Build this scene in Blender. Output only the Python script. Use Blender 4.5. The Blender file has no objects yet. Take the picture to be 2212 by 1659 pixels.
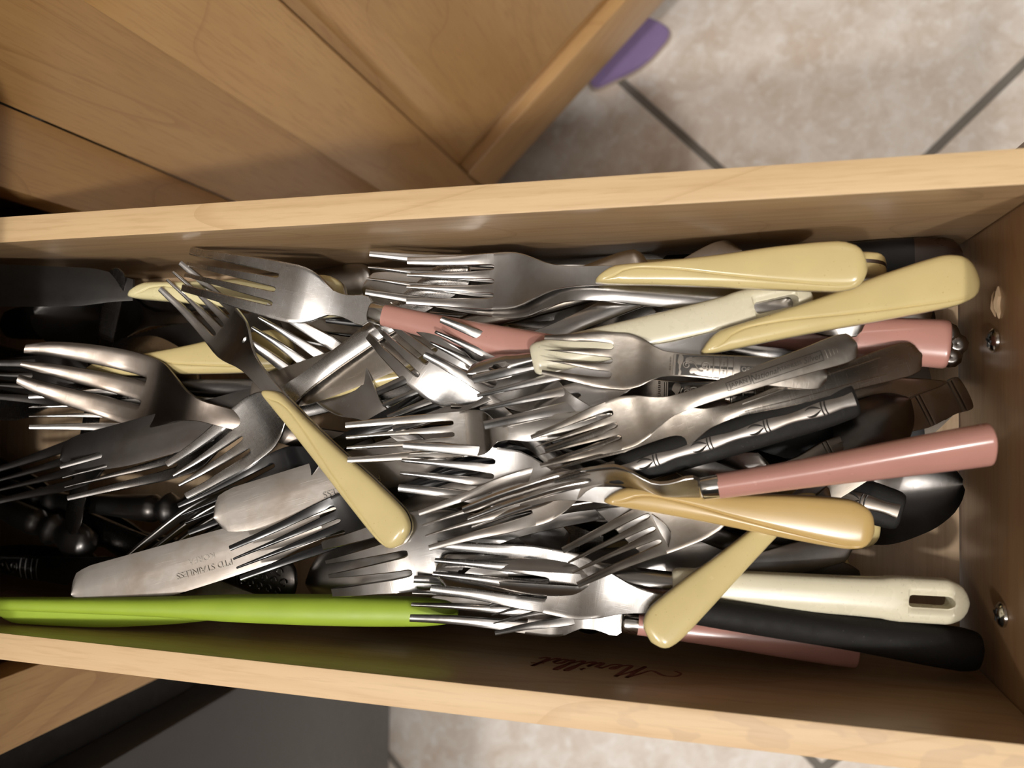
import bpy, bmesh, math, random
import numpy as np
from mathutils import Matrix, Vector

random.seed(7); RNG = np.random.default_rng(7)
SC = bpy.context.scene
COL = SC.collection

# ------------------------------------------------------------------ camera
F_PX, CX, CY = 1660.0, 1106.0, 829.5
_n = np.array([445., 49.5, F_PX]); _n /= np.linalg.norm(_n)
_m = np.array([-6188., -16.5, F_PX]); _m /= np.linalg.norm(_m)
_Z = -_n; _X = -(_m - (_m @ _n) * _n); _X /= np.linalg.norm(_X); _Y = np.cross(_Z, _X)
RW = np.stack([_X, _Y, _Z])                      # camera (x right, y down, z forward) -> world
RIM = 0.0905                                     # drawer rim above drawer floor
CAM = np.array([0.0, 0.0, 0.3405])
def un(px, py, z):
    d = RW @ np.array([px - CX, py - CY, F_PX]); t = (z - CAM[2]) / d[2]
    return CAM + t * d
cam_d = bpy.data.cameras.new('camera'); cam = bpy.data.objects.new('camera', cam_d); COL.objects.link(cam)
cam_d.sensor_width = 36.0; cam_d.lens = F_PX / 2212.0 * 36.0
cam_d.clip_start = 0.01; cam_d.clip_end = 50
r, d, f = RW[:, 0], RW[:, 1], RW[:, 2]
cam.matrix_world = Matrix(((r[0], -d[0], -f[0], CAM[0]), (r[1], -d[1], -f[1], CAM[1]), (r[2], -d[2], -f[2], CAM[2]), (0, 0, 0, 1)))
cam_d.dof.use_dof = True; cam_d.dof.focus_distance = 0.30; cam_d.dof.aperture_fstop = 9.0
SC.camera = cam

# ------------------------------------------------------------------ world, lamps, exposure
w = bpy.data.worlds.new('kitchen_ambient'); SC.world = w; w.use_nodes = True
w.node_tree.nodes['Background'].inputs[0].default_value = (1.0, 0.9, 0.78, 1)
w.node_tree.nodes['Background'].inputs[1].default_value = 0.04
def lamp(name, loc, power, size, col=(1, 0.965, 0.925)):
    l = bpy.data.lights.new(name, 'POINT'); l.shadow_soft_size = size; l.energy = power; l.color = col
    o = bpy.data.objects.new(name, l); COL.objects.link(o); o.location = loc
    return o
lamp('ceiling_lamp', (0.95, -0.95, 2.45), 205, 0.065)
lamp('ceiling_lamp', (-0.40, -1.05, 2.45), 155, 0.065)
SC.view_settings.view_transform = 'Standard'; SC.view_settings.look = 'None'
SC.view_settings.gamma = 1.0; SC.view_settings.use_curve_mapping = False
SC.view_settings.exposure = -0.82

# ------------------------------------------------------------------ materials
def newmat(name):
    m = bpy.data.materials.new(name); m.use_nodes = True
    nt = m.node_tree; b = nt.nodes['Principled BSDF']
    return m, nt, b
def nd(nt, t, **kw):
    n = nt.nodes.new(t)
    for k, v in kw.items(): setattr(n, k, v)
    return n
def mixc(nt, a, b, fac, mode='MIX'):
    n = nd(nt, 'ShaderNodeMix', data_type='RGBA', blend_type=mode)
    for s, v in ((0, fac), (6, a), (7, b)):
        if hasattr(v, 'is_output') or hasattr(v, 'links'): nt.links.new(v, n.inputs[s])
        elif isinstance(v, (int, float)): n.inputs[s].default_value = v
        else: n.inputs[s].default_value = (*v, 1) if len(v) == 3 else v
    return n.outputs[2]
def noise(nt, vec, scale, detail=3, rough=0.5, dist=0.0):
    n = nd(nt, 'ShaderNodeTexNoise'); n.inputs['Scale'].default_value = scale; n.inputs['Detail'].default_value = detail
    n.inputs['Roughness'].default_value = rough; n.inputs['Distortion'].default_value = dist
    nt.links.new(vec, n.inputs['Vector']); return n.outputs[0]
def mapped(nt, scale=(1, 1, 1), rot=(0, 0, 0), loc=(0, 0, 0)):
    tc = nd(nt, 'ShaderNodeTexCoord'); mp = nd(nt, 'ShaderNodeMapping')
    mp.inputs['Scale'].default_value = scale; mp.inputs['Rotation'].default_value = rot; mp.inputs['Location'].default_value = loc
    nt.links.new(tc.outputs['Object'], mp.inputs['Vector']); return mp.outputs[0]
def ramp(nt, fac, stops):
    n = nd(nt, 'ShaderNodeValToRGB'); e = n.color_ramp.elements
    while len(e) < len(stops): e.new(0.5)
    for i, (p, c) in enumerate(stops): e[i].position = p; e[i].color = (c, c, c, 1) if isinstance(c, (int, float)) else (*c, 1)
    nt.links.new(fac, n.inputs[0]); return n.outputs[0]
def bump(nt, b, h, strength, dist=0.0005):
    n = nd(nt, 'ShaderNodeBump'); n.inputs['Strength'].default_value = strength; n.inputs['Distance'].default_value = dist
    nt.links.new(h, n.inputs['Height']); nt.links.new(n.outputs[0], b.inputs['Normal'])

def wood(name, light, mid, dark, axis=0, rough=0.42, coat=0.0, seed=0.0, rings=1.0, spots=None, grain=0.75):
    m, nt, b = newmat(name)
    st = [14.0, 14.0, 14.0]; st[axis] = 1.1
    v = mapped(nt, tuple(st), loc=(seed, seed * .7, seed * 1.3))
    broad = noise(nt, v, 1.6, 3, 0.55, 0.6)
    st2 = [700.0] * 3; st2[axis] = 45.0
    fine = noise(nt, mapped(nt, tuple(st2), loc=(seed, 0, 0)), 1.0, 3, 0.6)
    st3 = [5.0] * 3; st3[axis] = 1.2
    wv = nd(nt, 'ShaderNodeTexNoise'); wv.inputs['Scale'].default_value = 2.1 * rings; wv.inputs['Detail'].default_value = 1.0
    wv.inputs['Distortion'].default_value = 0.5
    nt.links.new(mapped(nt, tuple(st3), loc=(seed * 2.1, 3, seed)), wv.inputs['Vector'])
    mul = nd(nt, 'ShaderNodeMath', operation='MULTIPLY'); mul.inputs[1].default_value = 9.0; nt.links.new(wv.outputs[0], mul.inputs[0])
    fr = nd(nt, 'ShaderNodeMath', operation='FRACT'); nt.links.new(mul.outputs[0], fr.inputs[0])
    line = ramp(nt, fr.outputs[0], [(0.0, 0.55), (0.05, 0.12), (0.55, 0.0), (1.0, 0.15)])
    c = mixc(nt, mid, light, ramp(nt, broad, [(0.3, 0.0), (0.7, 1.0)]))
    c = mixc(nt, c, dark, line)
    c = mixc(nt, c, dark, ramp(nt, fine, [(0.50, 0.0), (0.72, 0.45)]))
    st4 = [260.0] * 3; st4[axis] = 6.0
    streak = noise(nt, mapped(nt, tuple(st4), loc=(seed, 1, seed)), 1.0, 4, 0.65)
    c = mixc(nt, c, dark, ramp(nt, streak, [(0.48, 0.0), (0.75, grain)]))
    if spots:
        sp = noise(nt, mapped(nt, (60, 110, 60), loc=(4, seed, 2)), 1.0, 2, 0.5)
        sx = nd(nt, 'ShaderNodeSeparateXYZ'); nt.links.new(mapped(nt), sx.inputs[0])        # water stains only towards the front
        mr = nd(nt, 'ShaderNodeMapRange'); mr.inputs[1].default_value = -0.06; mr.inputs[2].default_value = -0.02; nt.links.new(sx.outputs[0], mr.inputs[0])
        mm = nd(nt, 'ShaderNodeMath', operation='MULTIPLY'); nt.links.new(ramp(nt, sp, [(0.56, 0.0), (0.59, 0.5), (0.8, 0.3)]), mm.inputs[0]); nt.links.new(mr.outputs[0], mm.inputs[1])
        c = mixc(nt, c, spots, mm.outputs[0])
    nt.links.new(c, b.inputs['Base Color'])
    b.inputs['Roughness'].default_value = rough
    b.inputs['Coat Weight'].default_value = coat; b.inputs['Coat Roughness'].default_value = 0.22
    bump(nt, b, fine, 0.12, 0.0003)
    return m
def plain(name, col, rough=0.35, metallic=0.0, speck=None, coat=0.0, bumpy=0.0, spec=0.5):
    m, nt, b = newmat(name); b.inputs['Specular IOR Level'].default_value = spec
    v = mapped(nt, (1, 1, 1))
    c = mixc(nt, col, tuple(x * 0.93 for x in col), ramp(nt, noise(nt, v, 70, 4), [(0.35, 0.0), (0.75, 1.0)]))
    if speck: c = mixc(nt, c, speck, ramp(nt, noise(nt, v, 900, 2), [(0.70, 0.0), (0.76, 0.7)]))
    nt.links.new(c, b.inputs['Base Color'])
    nt.links.new(ramp(nt, noise(nt, v, 160, 4), [(0.3, rough * 0.9), (0.75, min(1, rough * 1.15))]), b.inputs['Roughness'])
    b.inputs['Metallic'].default_value = metallic; b.inputs['Coat Weight'].default_value = coat; b.inputs['Coat Roughness'].default_value = 0.1
    if bumpy: bump(nt, b, noise(nt, v, 500, 3), bumpy, 0.0004)
    return m
def steel(name):
    """stainless steel; the object's colour carries its tint, alpha its roughness"""
    m, nt, b = newmat(name)
    oi = nd(nt, 'ShaderNodeObjectInfo')
    v = mapped(nt, (1, 1, 1))
    tarn = ramp(nt, noise(nt, v, 55, 4, 0.6, 0.4), [(0.42, 0.0), (0.72, 1.0)])
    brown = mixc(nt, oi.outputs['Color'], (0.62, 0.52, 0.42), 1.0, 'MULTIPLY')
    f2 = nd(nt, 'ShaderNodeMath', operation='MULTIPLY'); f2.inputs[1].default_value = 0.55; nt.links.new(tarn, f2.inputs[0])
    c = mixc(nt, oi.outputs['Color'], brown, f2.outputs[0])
    scr1 = noise(nt, mapped(nt, (90, 2600, 400), rot=(0, 0, 0.35)), 1.0, 2, 0.6)
    scr2 = noise(nt, mapped(nt, (2600, 90, 400), rot=(0, 0, 0.6)), 1.0, 2, 0.6)
    ad = nd(nt, 'ShaderNodeMath', operation='MAXIMUM'); nt.links.new(scr1, ad.inputs[0]); nt.links.new(scr2, ad.inputs[1])
    scr = ramp(nt, ad.outputs[0], [(0.58, 0.0), (0.78, 1.0)])
    nt.links.new(c, b.inputs['Base Color'])
    b.inputs['Metallic'].default_value = 1.0
    rr = nd(nt, 'ShaderNodeMath', operation='MULTIPLY_ADD'); rr.inputs[1].default_value = 0.04
    nt.links.new(scr, rr.inputs[0]); nt.links.new(oi.outputs['Alpha'], rr.inputs[2])
    nt.links.new(rr.outputs[0], b.inputs['Roughness'])
    big = noise(nt, mapped(nt, (1, 1, 1)), 130, 2, 0.5)
    sm = nd(nt, 'ShaderNodeMath', operation='MULTIPLY_ADD'); sm.inputs[1].default_value = 0.10
    nt.links.new(scr, sm.inputs[0]); nt.links.new(big, sm.inputs[2])
    bump(nt, b, sm.outputs[0], 0.10, 0.0006)
    return m
def tile_mat():
    m, nt, b = newmat('ceramic_tile')
    v = mapped(nt, (1, 1, 1))
    oi = nd(nt, 'ShaderNodeObjectInfo')
    sh = nd(nt, 'ShaderNodeVectorMath', operation='ADD'); nt.links.new(v, sh.inputs[0]); nt.links.new(oi.outputs['Location'], sh.inputs[1])
    v = sh.outputs[0]
    a = noise(nt, v, 22, 6, 0.65, 0.6); g = noise(nt, v, 70, 5, 0.6, 0.3); p = noise(nt, v, 300, 3)
    c = mixc(nt, (0.70, 0.59, 0.49), (0.88, 0.81, 0.74), ramp(nt, a, [(0.36, 0.0), (0.62, 1.0)]))
    c = mixc(nt, c, (0.94, 0.90, 0.85), ramp(nt, g, [(0.50, 0.0), (0.68, 0.75)]))
    c = mixc(nt, c, (0.50, 0.41, 0.34), ramp(nt, p, [(0.60, 0.0), (0.75, 0.5)]))
    nt.links.new(c, b.inputs['Base Color']); b.inputs['Roughness'].default_value = 0.45
    bump(nt, b, g, 0.15, 0.002)
    return m

M = {}
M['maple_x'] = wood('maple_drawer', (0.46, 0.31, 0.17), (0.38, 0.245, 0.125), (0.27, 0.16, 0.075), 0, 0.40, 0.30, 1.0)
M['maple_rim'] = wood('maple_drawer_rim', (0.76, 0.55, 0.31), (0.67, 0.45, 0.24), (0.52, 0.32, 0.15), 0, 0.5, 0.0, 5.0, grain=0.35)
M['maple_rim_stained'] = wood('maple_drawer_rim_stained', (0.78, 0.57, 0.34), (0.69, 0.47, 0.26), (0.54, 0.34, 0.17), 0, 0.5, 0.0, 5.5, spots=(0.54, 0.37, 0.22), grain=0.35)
M['maple_y'] = wood('maple_front', (0.40, 0.25, 0.13), (0.33, 0.19, 0.09), (0.24, 0.12, 0.055), 1, 0.36, 0.35, 2.0)
M['ply'] = wood('drawer_bottom_ply', (0.70, 0.52, 0.33), (0.63, 0.45, 0.28), (0.50, 0.32, 0.18), 1, 0.5, 0.1, 3.0)
M['maple_z'] = wood('maple_cabinet', (0.60, 0.36, 0.14), (0.50, 0.28, 0.10), (0.35, 0.17, 0.055), 2, 0.34, 0.35, 4.0, 0.8, grain=0.15)
M['maple_d'] = wood('maple_cabinet_rail', (0.60, 0.37, 0.16), (0.52, 0.30, 0.12), (0.38, 0.19, 0.07), 0, 0.34, 0.35, 9.0, 0.8, grain=0.15)
M['dark_wood'] = wood('dark_cabinet_inside', (0.16, 0.09, 0.045), (0.12, 0.065, 0.03), (0.07, 0.035, 0.018), 0, 0.6, 0.0, 6.0)
M['tile'] = tile_mat()
M['grout'] = plain('grout', (0.20, 0.18, 0.155), 0.9, bumpy=0.6)
M['wall_paint'] = plain('warm_wall_paint', (0.20, 0.18, 0.16), 0.8)
M['ceiling_paint'] = plain('ceiling_paint', (0.50, 0.48, 0.46), 0.9)
M['counter'] = plain('counter_laminate', (0.14, 0.12, 0.10), 0.4)
M['dishwasher'] = plain('black_dishwasher', (0.045, 0.045, 0.048), 0.32)
M['near_black'] = plain('matte_black', (0.008, 0.008, 0.008), 0.6)
M['purple'] = plain('purple_felt', (0.30, 0.21, 0.42), 0.8, bumpy=0.4)
M['purple_edge'] = plain('pale_felt_edge', (0.55, 0.45, 0.36), 0.8)
M['steel'] = steel('stainless_steel')
M['amber'] = plain('amber_yellow_plastic', (0.56, 0.385, 0.15), 0.24, speck=(0.4, 0.27, 0.1), coat=0.1)
M['yellow'] = plain('butter_yellow_plastic', (0.66, 0.535, 0.255), 0.24, speck=(0.4, 0.27, 0.1), coat=0.25)
M['ivory'] = plain('pale_ivory_plastic', (0.74, 0.66, 0.37), 0.26, speck=(0.45, 0.36, 0.2), coat=0.2)
M['pink'] = plain('dusty_pink_plastic', (0.50, 0.25, 0.205), 0.24, speck=(0.4, 0.2, 0.16), coat=0.35)
M['white'] = plain('cream_white_plastic', (0.72, 0.67, 0.50), 0.28, speck=(0.4, 0.35, 0.25), coat=0.2)
M['green'] = plain('lime_silicone', (0.34, 0.47, 0.045), 0.45)
M['black'] = plain('black_plastic', (0.008, 0.008, 0.009), 0.32, spec=0.3)
M['black_worn'] = plain('worn_black_handle', (0.012, 0.011, 0.010), 0.62, speck=(0.07, 0.065, 0.06), bumpy=0.3, spec=0.22)
M['black_gloss'] = plain('black_enamel', (0.006, 0.006, 0.007), 0.16, coat=0.6)
M['brown'] = plain('brown_bakelite', (0.05, 0.025, 0.015), 0.3)
M['chrome'] = plain('chrome_ferrule', (0.72, 0.70, 0.66), 0.14, metallic=1.0)
M['tang'] = plain('handle_tang', (0.26, 0.23, 0.22), 0.35, metallic=1.0)
M['dark_relief'] = plain('blackened_recess', (0.05, 0.045, 0.04), 0.5, metallic=0.6)
M['brand_ink'] = plain('red_brown_ink', (0.16, 0.035, 0.02), 0.5)

# ------------------------------------------------------------------ object helpers
def link(name, mesh, mat=None, parent=None):
    o = bpy.data.objects.new(name, mesh); COL.objects.link(o)
    if mat is not None and not mesh.materials: mesh.materials.append(M[mat] if isinstance(mat, str) else mat)
    if parent is not None: o.parent = parent
    return o
def empty(name, loc=(0, 0, 0)):
    o = bpy.data.objects.new(name, None); COL.objects.link(o); o.location = loc; o.empty_display_size = 0.02
    return o
def tag(o, label=None, cat=None, group=None, kind=None):
    if label: o['label'] = label
    if cat: o['category'] = cat
    if group: o['group'] = group
    if kind: o['kind'] = kind
    return o
def finish(verts, faces, name, sharp=40, smooth=True):
    me = bpy.data.meshes.new(name); me.from_pydata([tuple(v) for v in verts], [], faces)
    bm = bmesh.new(); bm.from_mesh(me); bmesh.ops.recalc_face_normals(bm, faces=bm.faces); bm.to_mesh(me); bm.free()
    if smooth:
        me.polygons.foreach_set('use_smooth', [True] * len(me.polygons))
        me.set_sharp_from_angle(angle=math.radians(sharp))
    return me
def box_mesh(name, x0, x1, y0, y1, z0, z1, bev=0.0):
    bm = bmesh.new()
    bmesh.ops.create_cube(bm, size=1.0)
    for v in bm.verts:
        v.co = Vector(((x0 + x1) / 2 + v.co.x * (x1 - x0), (y0 + y1) / 2 + v.co.y * (y1 - y0), (z0 + z1) / 2 + v.co.z * (z1 - z0)))
    if bev: bmesh.ops.bevel(bm, geom=bm.edges[:], offset=bev, segments=2, affect='EDGES', profile=0.6)
    me = bpy.data.meshes.new(name); bm.to_mesh(me); bm.free()
    if bev:
        me.polygons.foreach_set('use_smooth', [True] * len(me.polygons)); me.set_sharp_from_angle(angle=math.radians(35))
    return me
def box(name, x0, x1, y0, y1, z0, z1, mat, parent=None, bev=0.0008):
    return link(name, box_mesh(name, x0, x1, y0, y1, z0, z1, bev), mat, parent)
def spl(pts):
    """smooth curve through (u, value) points (monotone-limited cubic)"""
    xs = [p[0] for p in pts]; ys = [p[1] for p in pts]; n = len(xs)
    dl = [(ys[i + 1] - ys[i]) / (xs[i + 1] - xs[i]) for i in range(n - 1)]
    ms = [dl[0]] + [0 if dl[i - 1] * dl[i] <= 0 else 2 * dl[i - 1] * dl[i] / (dl[i - 1] + dl[i]) for i in range(1, n - 1)] + [dl[-1]]
    def fn(u):
        if u <= xs[0]: return ys[0]
        if u >= xs[-1]: return ys[-1]
        i = 0
        while u > xs[i + 1]: i += 1
        hh = xs[i + 1] - xs[i]; t = (u - xs[i]) / hh
        return (ys[i] * (1 + 2 * t) * (1 - t) ** 2 + ms[i] * hh * t * (1 - t) ** 2 + ys[i + 1] * t * t * (3 - 2 * t) + ms[i + 1] * hh * t * t * (t - 1))
    return fn

def plate(name, us, lo, hi, slots, zt, zb, fr=(0, 0.2, 0.5, 0.8, 1), ch=0.0004, strips=None, sharp=40, group=None, strip_crown=None):
    """a curved plate: rows along u, edges lo(u)..hi(u), split by slots (centre, half gap)(u); strips limits which strips are built"""
    V, F, T = [], [], []
    ns = len(slots) + 1
    rows = []
    for u in us:
        a, b = lo(u), hi(u); mid = (a + b) / 2; half = max((b - a) / 2, 1e-6)
        bounds = []; left = a; lfree = True
        for s in slots:
            c, g = s(u); bounds.append((left, c - g, lfree, g > 1e-7)); left = c + g; lfree = g > 1e-7
        bounds.append((left, b, lfree, True))
        row = []
        for k, (p, q, pf, qf) in enumerate(bounds):
            if strips is not None and k not in strips: row.append(None); continue
            idx = []
            for j, t in enumerate(fr):
                if j == 0 and k > 0 and not pf and row and row[-1] is not None:
                    idx.append(row[-1][-1]); continue
                v = p + (q - p) * t
                free = (j == 0 and pf) or (j == len(fr) - 1 and qf)
                top, bot = zt(u, v, (v - mid) / half), zb(u, v, (v - mid) / half)
                if strip_crown: top += strip_crown(u) * (1 - (2 * t - 1) ** 2)
                if free:
                    e = min(ch, (top - bot) * 0.4); top -= e; bot += e
                V.append((u, v, top)); V.append((u, v, bot)); idx.append(len(V) - 2)
            row.append(idx)
        rows.append((row, bounds))
    for i in range(len(us) - 1):
        for k in range(ns):
            A, B = rows[i][0][k], rows[i + 1][0][k]
            if A is None: continue
            for j in range(len(fr) - 1):
                F.append((A[j], B[j], B[j + 1], A[j + 1])); F.append((A[j] + 1, A[j + 1] + 1, B[j + 1] + 1, B[j] + 1))
            lf = k == 0 or rows[i][1][k][2] or rows[i + 1][1][k][2] or (strips is not None and k - 1 not in strips)
            rf = k == ns - 1 or rows[i][1][k][3] or rows[i + 1][1][k][3] or (strips is not None and k + 1 not in strips)
            if lf: F.append((A[0], A[0] + 1, B[0] + 1, B[0]))
            if rf: F.append((A[-1], B[-1], B[-1] + 1, A[-1] + 1))
            if group: T += [group(i, k)] * (len(F) - len(T))
    for row, flip in ((rows[0][0], False), (rows[-1][0], True)):
        for idx in row:
            if idx is None: continue
            for j in range(len(fr) - 1):
                F.append((idx[j], idx[j + 1], idx[j + 1] + 1, idx[j] + 1))
                if group: T.append(group(len(us) - 2, row.index(idx)) if flip else group(0, row.index(idx)))
    full = finish(V, F, name, sharp)
    if not group: return full
    out = {}                                   # one mesh per group, all carrying the normals of the whole surface
    cn = [tuple(c.vector) for c in full.corner_normals]
    for gid in sorted(set(T)):
        vm, vs, fs, ns_ = {}, [], [], []
        for pol, t in zip(full.polygons, T):
            if t != gid: continue
            fc = []
            for li, vi in zip(pol.loop_indices, pol.vertices):
                if vi not in vm: vm[vi] = len(vs); vs.append(tuple(full.vertices[vi].co))
                fc.append(vm[vi]); ns_.append(cn[li])
            fs.append(fc)
        me = bpy.data.meshes.new(name); me.from_pydata(vs, [], fs)
        me.polygons.foreach_set('use_smooth', [True] * len(me.polygons)); me.normals_split_custom_set(ns_); out[gid] = me
    bpy.data.meshes.remove(full)
    return out

def loft(name, us, hw, hh, zc, p=2.6, n=20, yc=None, sharp=50):
    """superellipse bar along u: half width hw, half height hh, centre height zc"""
    V, F = [], []
    for u in us:
        for k in range(n):
            a = 2 * math.pi * k / n; c, s = math.cos(a), math.sin(a)
            V.append((u, (yc(u) if yc else 0) + hw(u) * math.copysign(abs(c) ** (2 / p), c), zc(u) + hh(u) * math.copysign(abs(s) ** (2 / p), s)))
    for i in range(len(us) - 1):
        for k in range(n):
            F.append((i * n + k, i * n + (k + 1) % n, (i + 1) * n + (k + 1) % n, (i + 1) * n + k))
    F.append(tuple(range(n))); F.append(tuple((len(us) - 1) * n + k for k in range(n)))
    return finish(V, F, name, sharp)
def tube(name, pts, rad, n=6, flat=1.0, closed=False):
    """round wire through points; flat squashes it in z"""
    V, F = [], []
    m = len(pts)
    for i, p in enumerate(pts):
        a = Vector(pts[max(0, i - 1)]); b = Vector(pts[min(m - 1, i + 1)]); t = (b - a).normalized()
        s = Vector((0, 0, 1)).cross(t)
        s = s.normalized() if s.length > 1e-6 else Vector((1, 0, 0))
        up = t.cross(s)
        rr = rad(i / (m - 1)) if callable(rad) else rad
        for k in range(n):
            q = 2 * math.pi * k / n
            o = Vector(p) + s * (rr * math.cos(q)) + up * (rr * flat * math.sin(q)); V.append(tuple(o))
    for i in range(m - 1):
        for k in range(n): F.append((i * n + k, i * n + (k + 1) % n, (i + 1) * n + (k + 1) % n, (i + 1) * n + k))
    F.append(tuple(range(n))); F.append(tuple((m - 1) * n + k for k in range(n)))
    return V, F
def join(name, parts, sharp=50):
    V, F = [], []
    for v, fc in parts:
        o = len(V); V += list(v); F += [tuple(i + o for i in q) for q in fc]
    return finish(V, F, name, sharp)
def text_mesh(name, body, size, ext, fn, shear=0.0, space=1.0):
    """lettering; fn maps flat (x, y, z) to the surface"""
    c = bpy.data.curves.new(name, 'FONT'); c.body = body; c.size = size; c.extrude = ext; c.shear = shear
    c.align_x = 'CENTER'; c.align_y = 'CENTER'; c.resolution_u = 3; c.space_character = space
    o = bpy.data.objects.new(name, c); COL.objects.link(o)
    dg = bpy.context.evaluated_depsgraph_get(); me = bpy.data.meshes.new_from_object(o.evaluated_get(dg))
    bpy.data.objects.remove(o); bpy.data.curves.remove(c)
    for v in me.vertices: v.co = Vector(fn(v.co.x, v.co.y, v.co.z))
    me.name = name; return me
def lin(a, b, n): return [a + (b - a) * i / (n - 1) for i in range(n)]

# ================================================================== the setting
# ---- tiled kitchen floor, laid diagonally
FLOOR_Z = -0.50
floor = box('floor', -0.9, 1.0, -1.0, 1.1, FLOOR_Z - 0.03, FLOOR_Z - 0.003, 'grout', bev=0)
tag(floor, 'beige mottled tile floor laid diagonally with grey grout', None, kind='structure')
TS, GAP = 0.366, 0.0085
tm = box_mesh('tile', -(TS - GAP) / 2, (TS - GAP) / 2, -(TS - GAP) / 2, (TS - GAP) / 2, -0.008, 0.0, 0.0022)
gx, gy = un(1774, 560, FLOOR_Z)[:2]
for i in range(-3, 4):
    for j in range(-3, 4):
        s, t = (i + 0.5) * TS, (j + 0.5) * TS
        x, y = gx + (s - t) * math.sqrt(.5), gy + (s + t) * math.sqrt(.5)
        if abs(x) < 0.85 and abs(y) < 0.95:
            o = link('tile', tm, 'tile', floor); o.location = (x, y, FLOOR_Z + random.uniform(-0.0006, 0.0006)); o.rotation_euler = (0, 0, math.radians(45))

# ---- kitchen walls round the cabinets
for nm, bb in (('wall_back', (-1.0, -0.95, -1.05, 1.15, FLOOR_Z - .03, 2.75)), ('wall_far', (-0.95, 1.0, 1.1, 1.15, FLOOR_Z - .03, 2.75))):
    tag(box(nm, *bb, 'wall_paint', bev=0), None, None, kind='structure')
tag(box('ceiling', -1.0, 1.8, -2.0, 1.15, 2.75, 2.80, 'ceiling_paint', bev=0), None, None, kind='structure')

# ---- base cabinet that holds the drawer (its face is the plane x = XF)
XF = -0.335
cab = empty('drawer_cabinet', (XF, 0, FLOOR_Z)); tag(cab, 'maple base cabinet with dark inside, the open drawer sliding out of it', 'cabinet')
def cbox(name, x0, x1, y0, y1, z0, z1, mat, bev=0.001):
    o = link(name, box_mesh(name, x0 - XF, x1 - XF, y0, y1, z0 - FLOOR_Z, z1 - FLOOR_Z, bev), mat, cab); return o
cbox('stile', XF - 0.02, XF, 0.103, 0.143, -0.42, 0.128, 'maple_z')
cbox('stile', XF - 0.02, XF, -0.172, -0.135, -0.42, 0.128, 'maple_z')
cbox('rail', XF - 0.02, XF, -0.1345, 0.1025, 0.118, 0.1285, 'maple_y')
cbox('rail', XF - 0.02, XF, -0.1345, 0.1025, -0.10, -0.06, 'maple_y')
cbox('side_panel', XF - 0.52, XF - 0.021, 0.128, 0.143, -0.42, 0.128, 'dark_wood')
cbox('side_panel', XF - 0.52, XF - 0.021, -0.172, -0.157, -0.42, 0.128, 'dark_wood')
cbox('back_panel', XF - 0.535, XF - 0.521, -0.172, 0.143, -0.42, 0.128, 'dark_wood')
cbox('divider', XF - 0.52, XF - 0.021, -0.156, 0.127, -0.075, -0.062, 'dark_wood')
ctop = box('countertop', -0.94, -0.288, -1.0, 0.9, 0.1305, 0.168, 'counter', bev=0.003)
tag(ctop, 'countertop overhanging the drawer cabinet, shading the drawer back', 'countertop')

# ---- diagonal corner cabinet beyond the drawer
cc = empty('corner_cabinet', (XF, 0.1431, FLOOR_Z)); cc.rotation_euler = (0, 0, math.radians(45))
tag(cc, 'angled maple corner cabinet with raised-panel door behind the drawer', 'cabinet')
def kbox(name, s0, s1, d0, d1, z0, z1, mat, parent=cc, bev=0.0012):
    return link(name, box_mesh(name, s0, s1, d0, d1, z0 - FLOOR_Z, z1 - FLOOR_Z, bev), mat, parent)
kbox('stile', 0.0004, 0.0668, 0.0, 0.02, -0.42, 0.128, 'maple_z')
kbox('stile', 0.47, 0.53, 0.0, 0.02, -0.42, 0.128, 'maple_z')
kbox('toe_kick', 0.0, 0.53, 0.075, 0.09, FLOOR_Z, -0.421, 'dark_wood')
kbox('carcass', 0.0, 0.53, 0.0202, 0.074, -0.42, 0.128, 'dark_wood')
door = kbox('door', 0.0675, 0.127, -0.019, 0.0, -0.42, 0.125, 'maple_z', bev=0.003)
kbox('door_stile', 0.408, 0.468, -0.019, 0.0, -0.42, 0.125, 'maple_z', door, 0.003)
kbox('door_rail', 0.1275, 0.4075, -0.019, 0.0, -0.42, -0.352, 'maple_d', door, 0.003)
kbox('door_rail', 0.1275, 0.4075, -0.019, 0.0, 0.06, 0.125, 'maple_d', door, 0.003)
bm = bmesh.new()
P = [(0.1275, 0.4075, -0.352, 0.06, -0.006), (0.1345, 0.4005, -0.345, 0.053, -0.006), (0.158, 0.377, -0.320, 0.028, -0.0165)]
rings = []
for s0, s1, z0, z1, dd in P:
    rings.append([bm.verts.new((s, dd, z - FLOOR_Z)) for s, z in ((s0, z0), (s1, z0), (s1, z1), (s0, z1))])
for a, b in zip(rings, rings[1:]):
    for k in range(4): bm.faces.new((a[k], a[(k + 1) % 4], b[(k + 1) % 4], b[k]))
bm.faces.new(rings[-1])
bk = [bm.verts.new((s, -0.001, z - FLOOR_Z)) for s, z in ((0.1275, -0.352), (0.4075, -0.352), (0.4075, 0.06), (0.1275, 0.06))]
for k in range(4): bm.faces.new((rings[0][k], bk[k], bk[(k + 1) % 4], rings[0][(k + 1) % 4]))
bm.faces.new(bk); bmesh.ops.recalc_face_normals(bm, faces=bm.faces)
me = bpy.data.meshes.new('raised_panel'); bm.to_mesh(me); bm.free(); link('raised_panel', me, 'maple_z', door)

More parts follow.
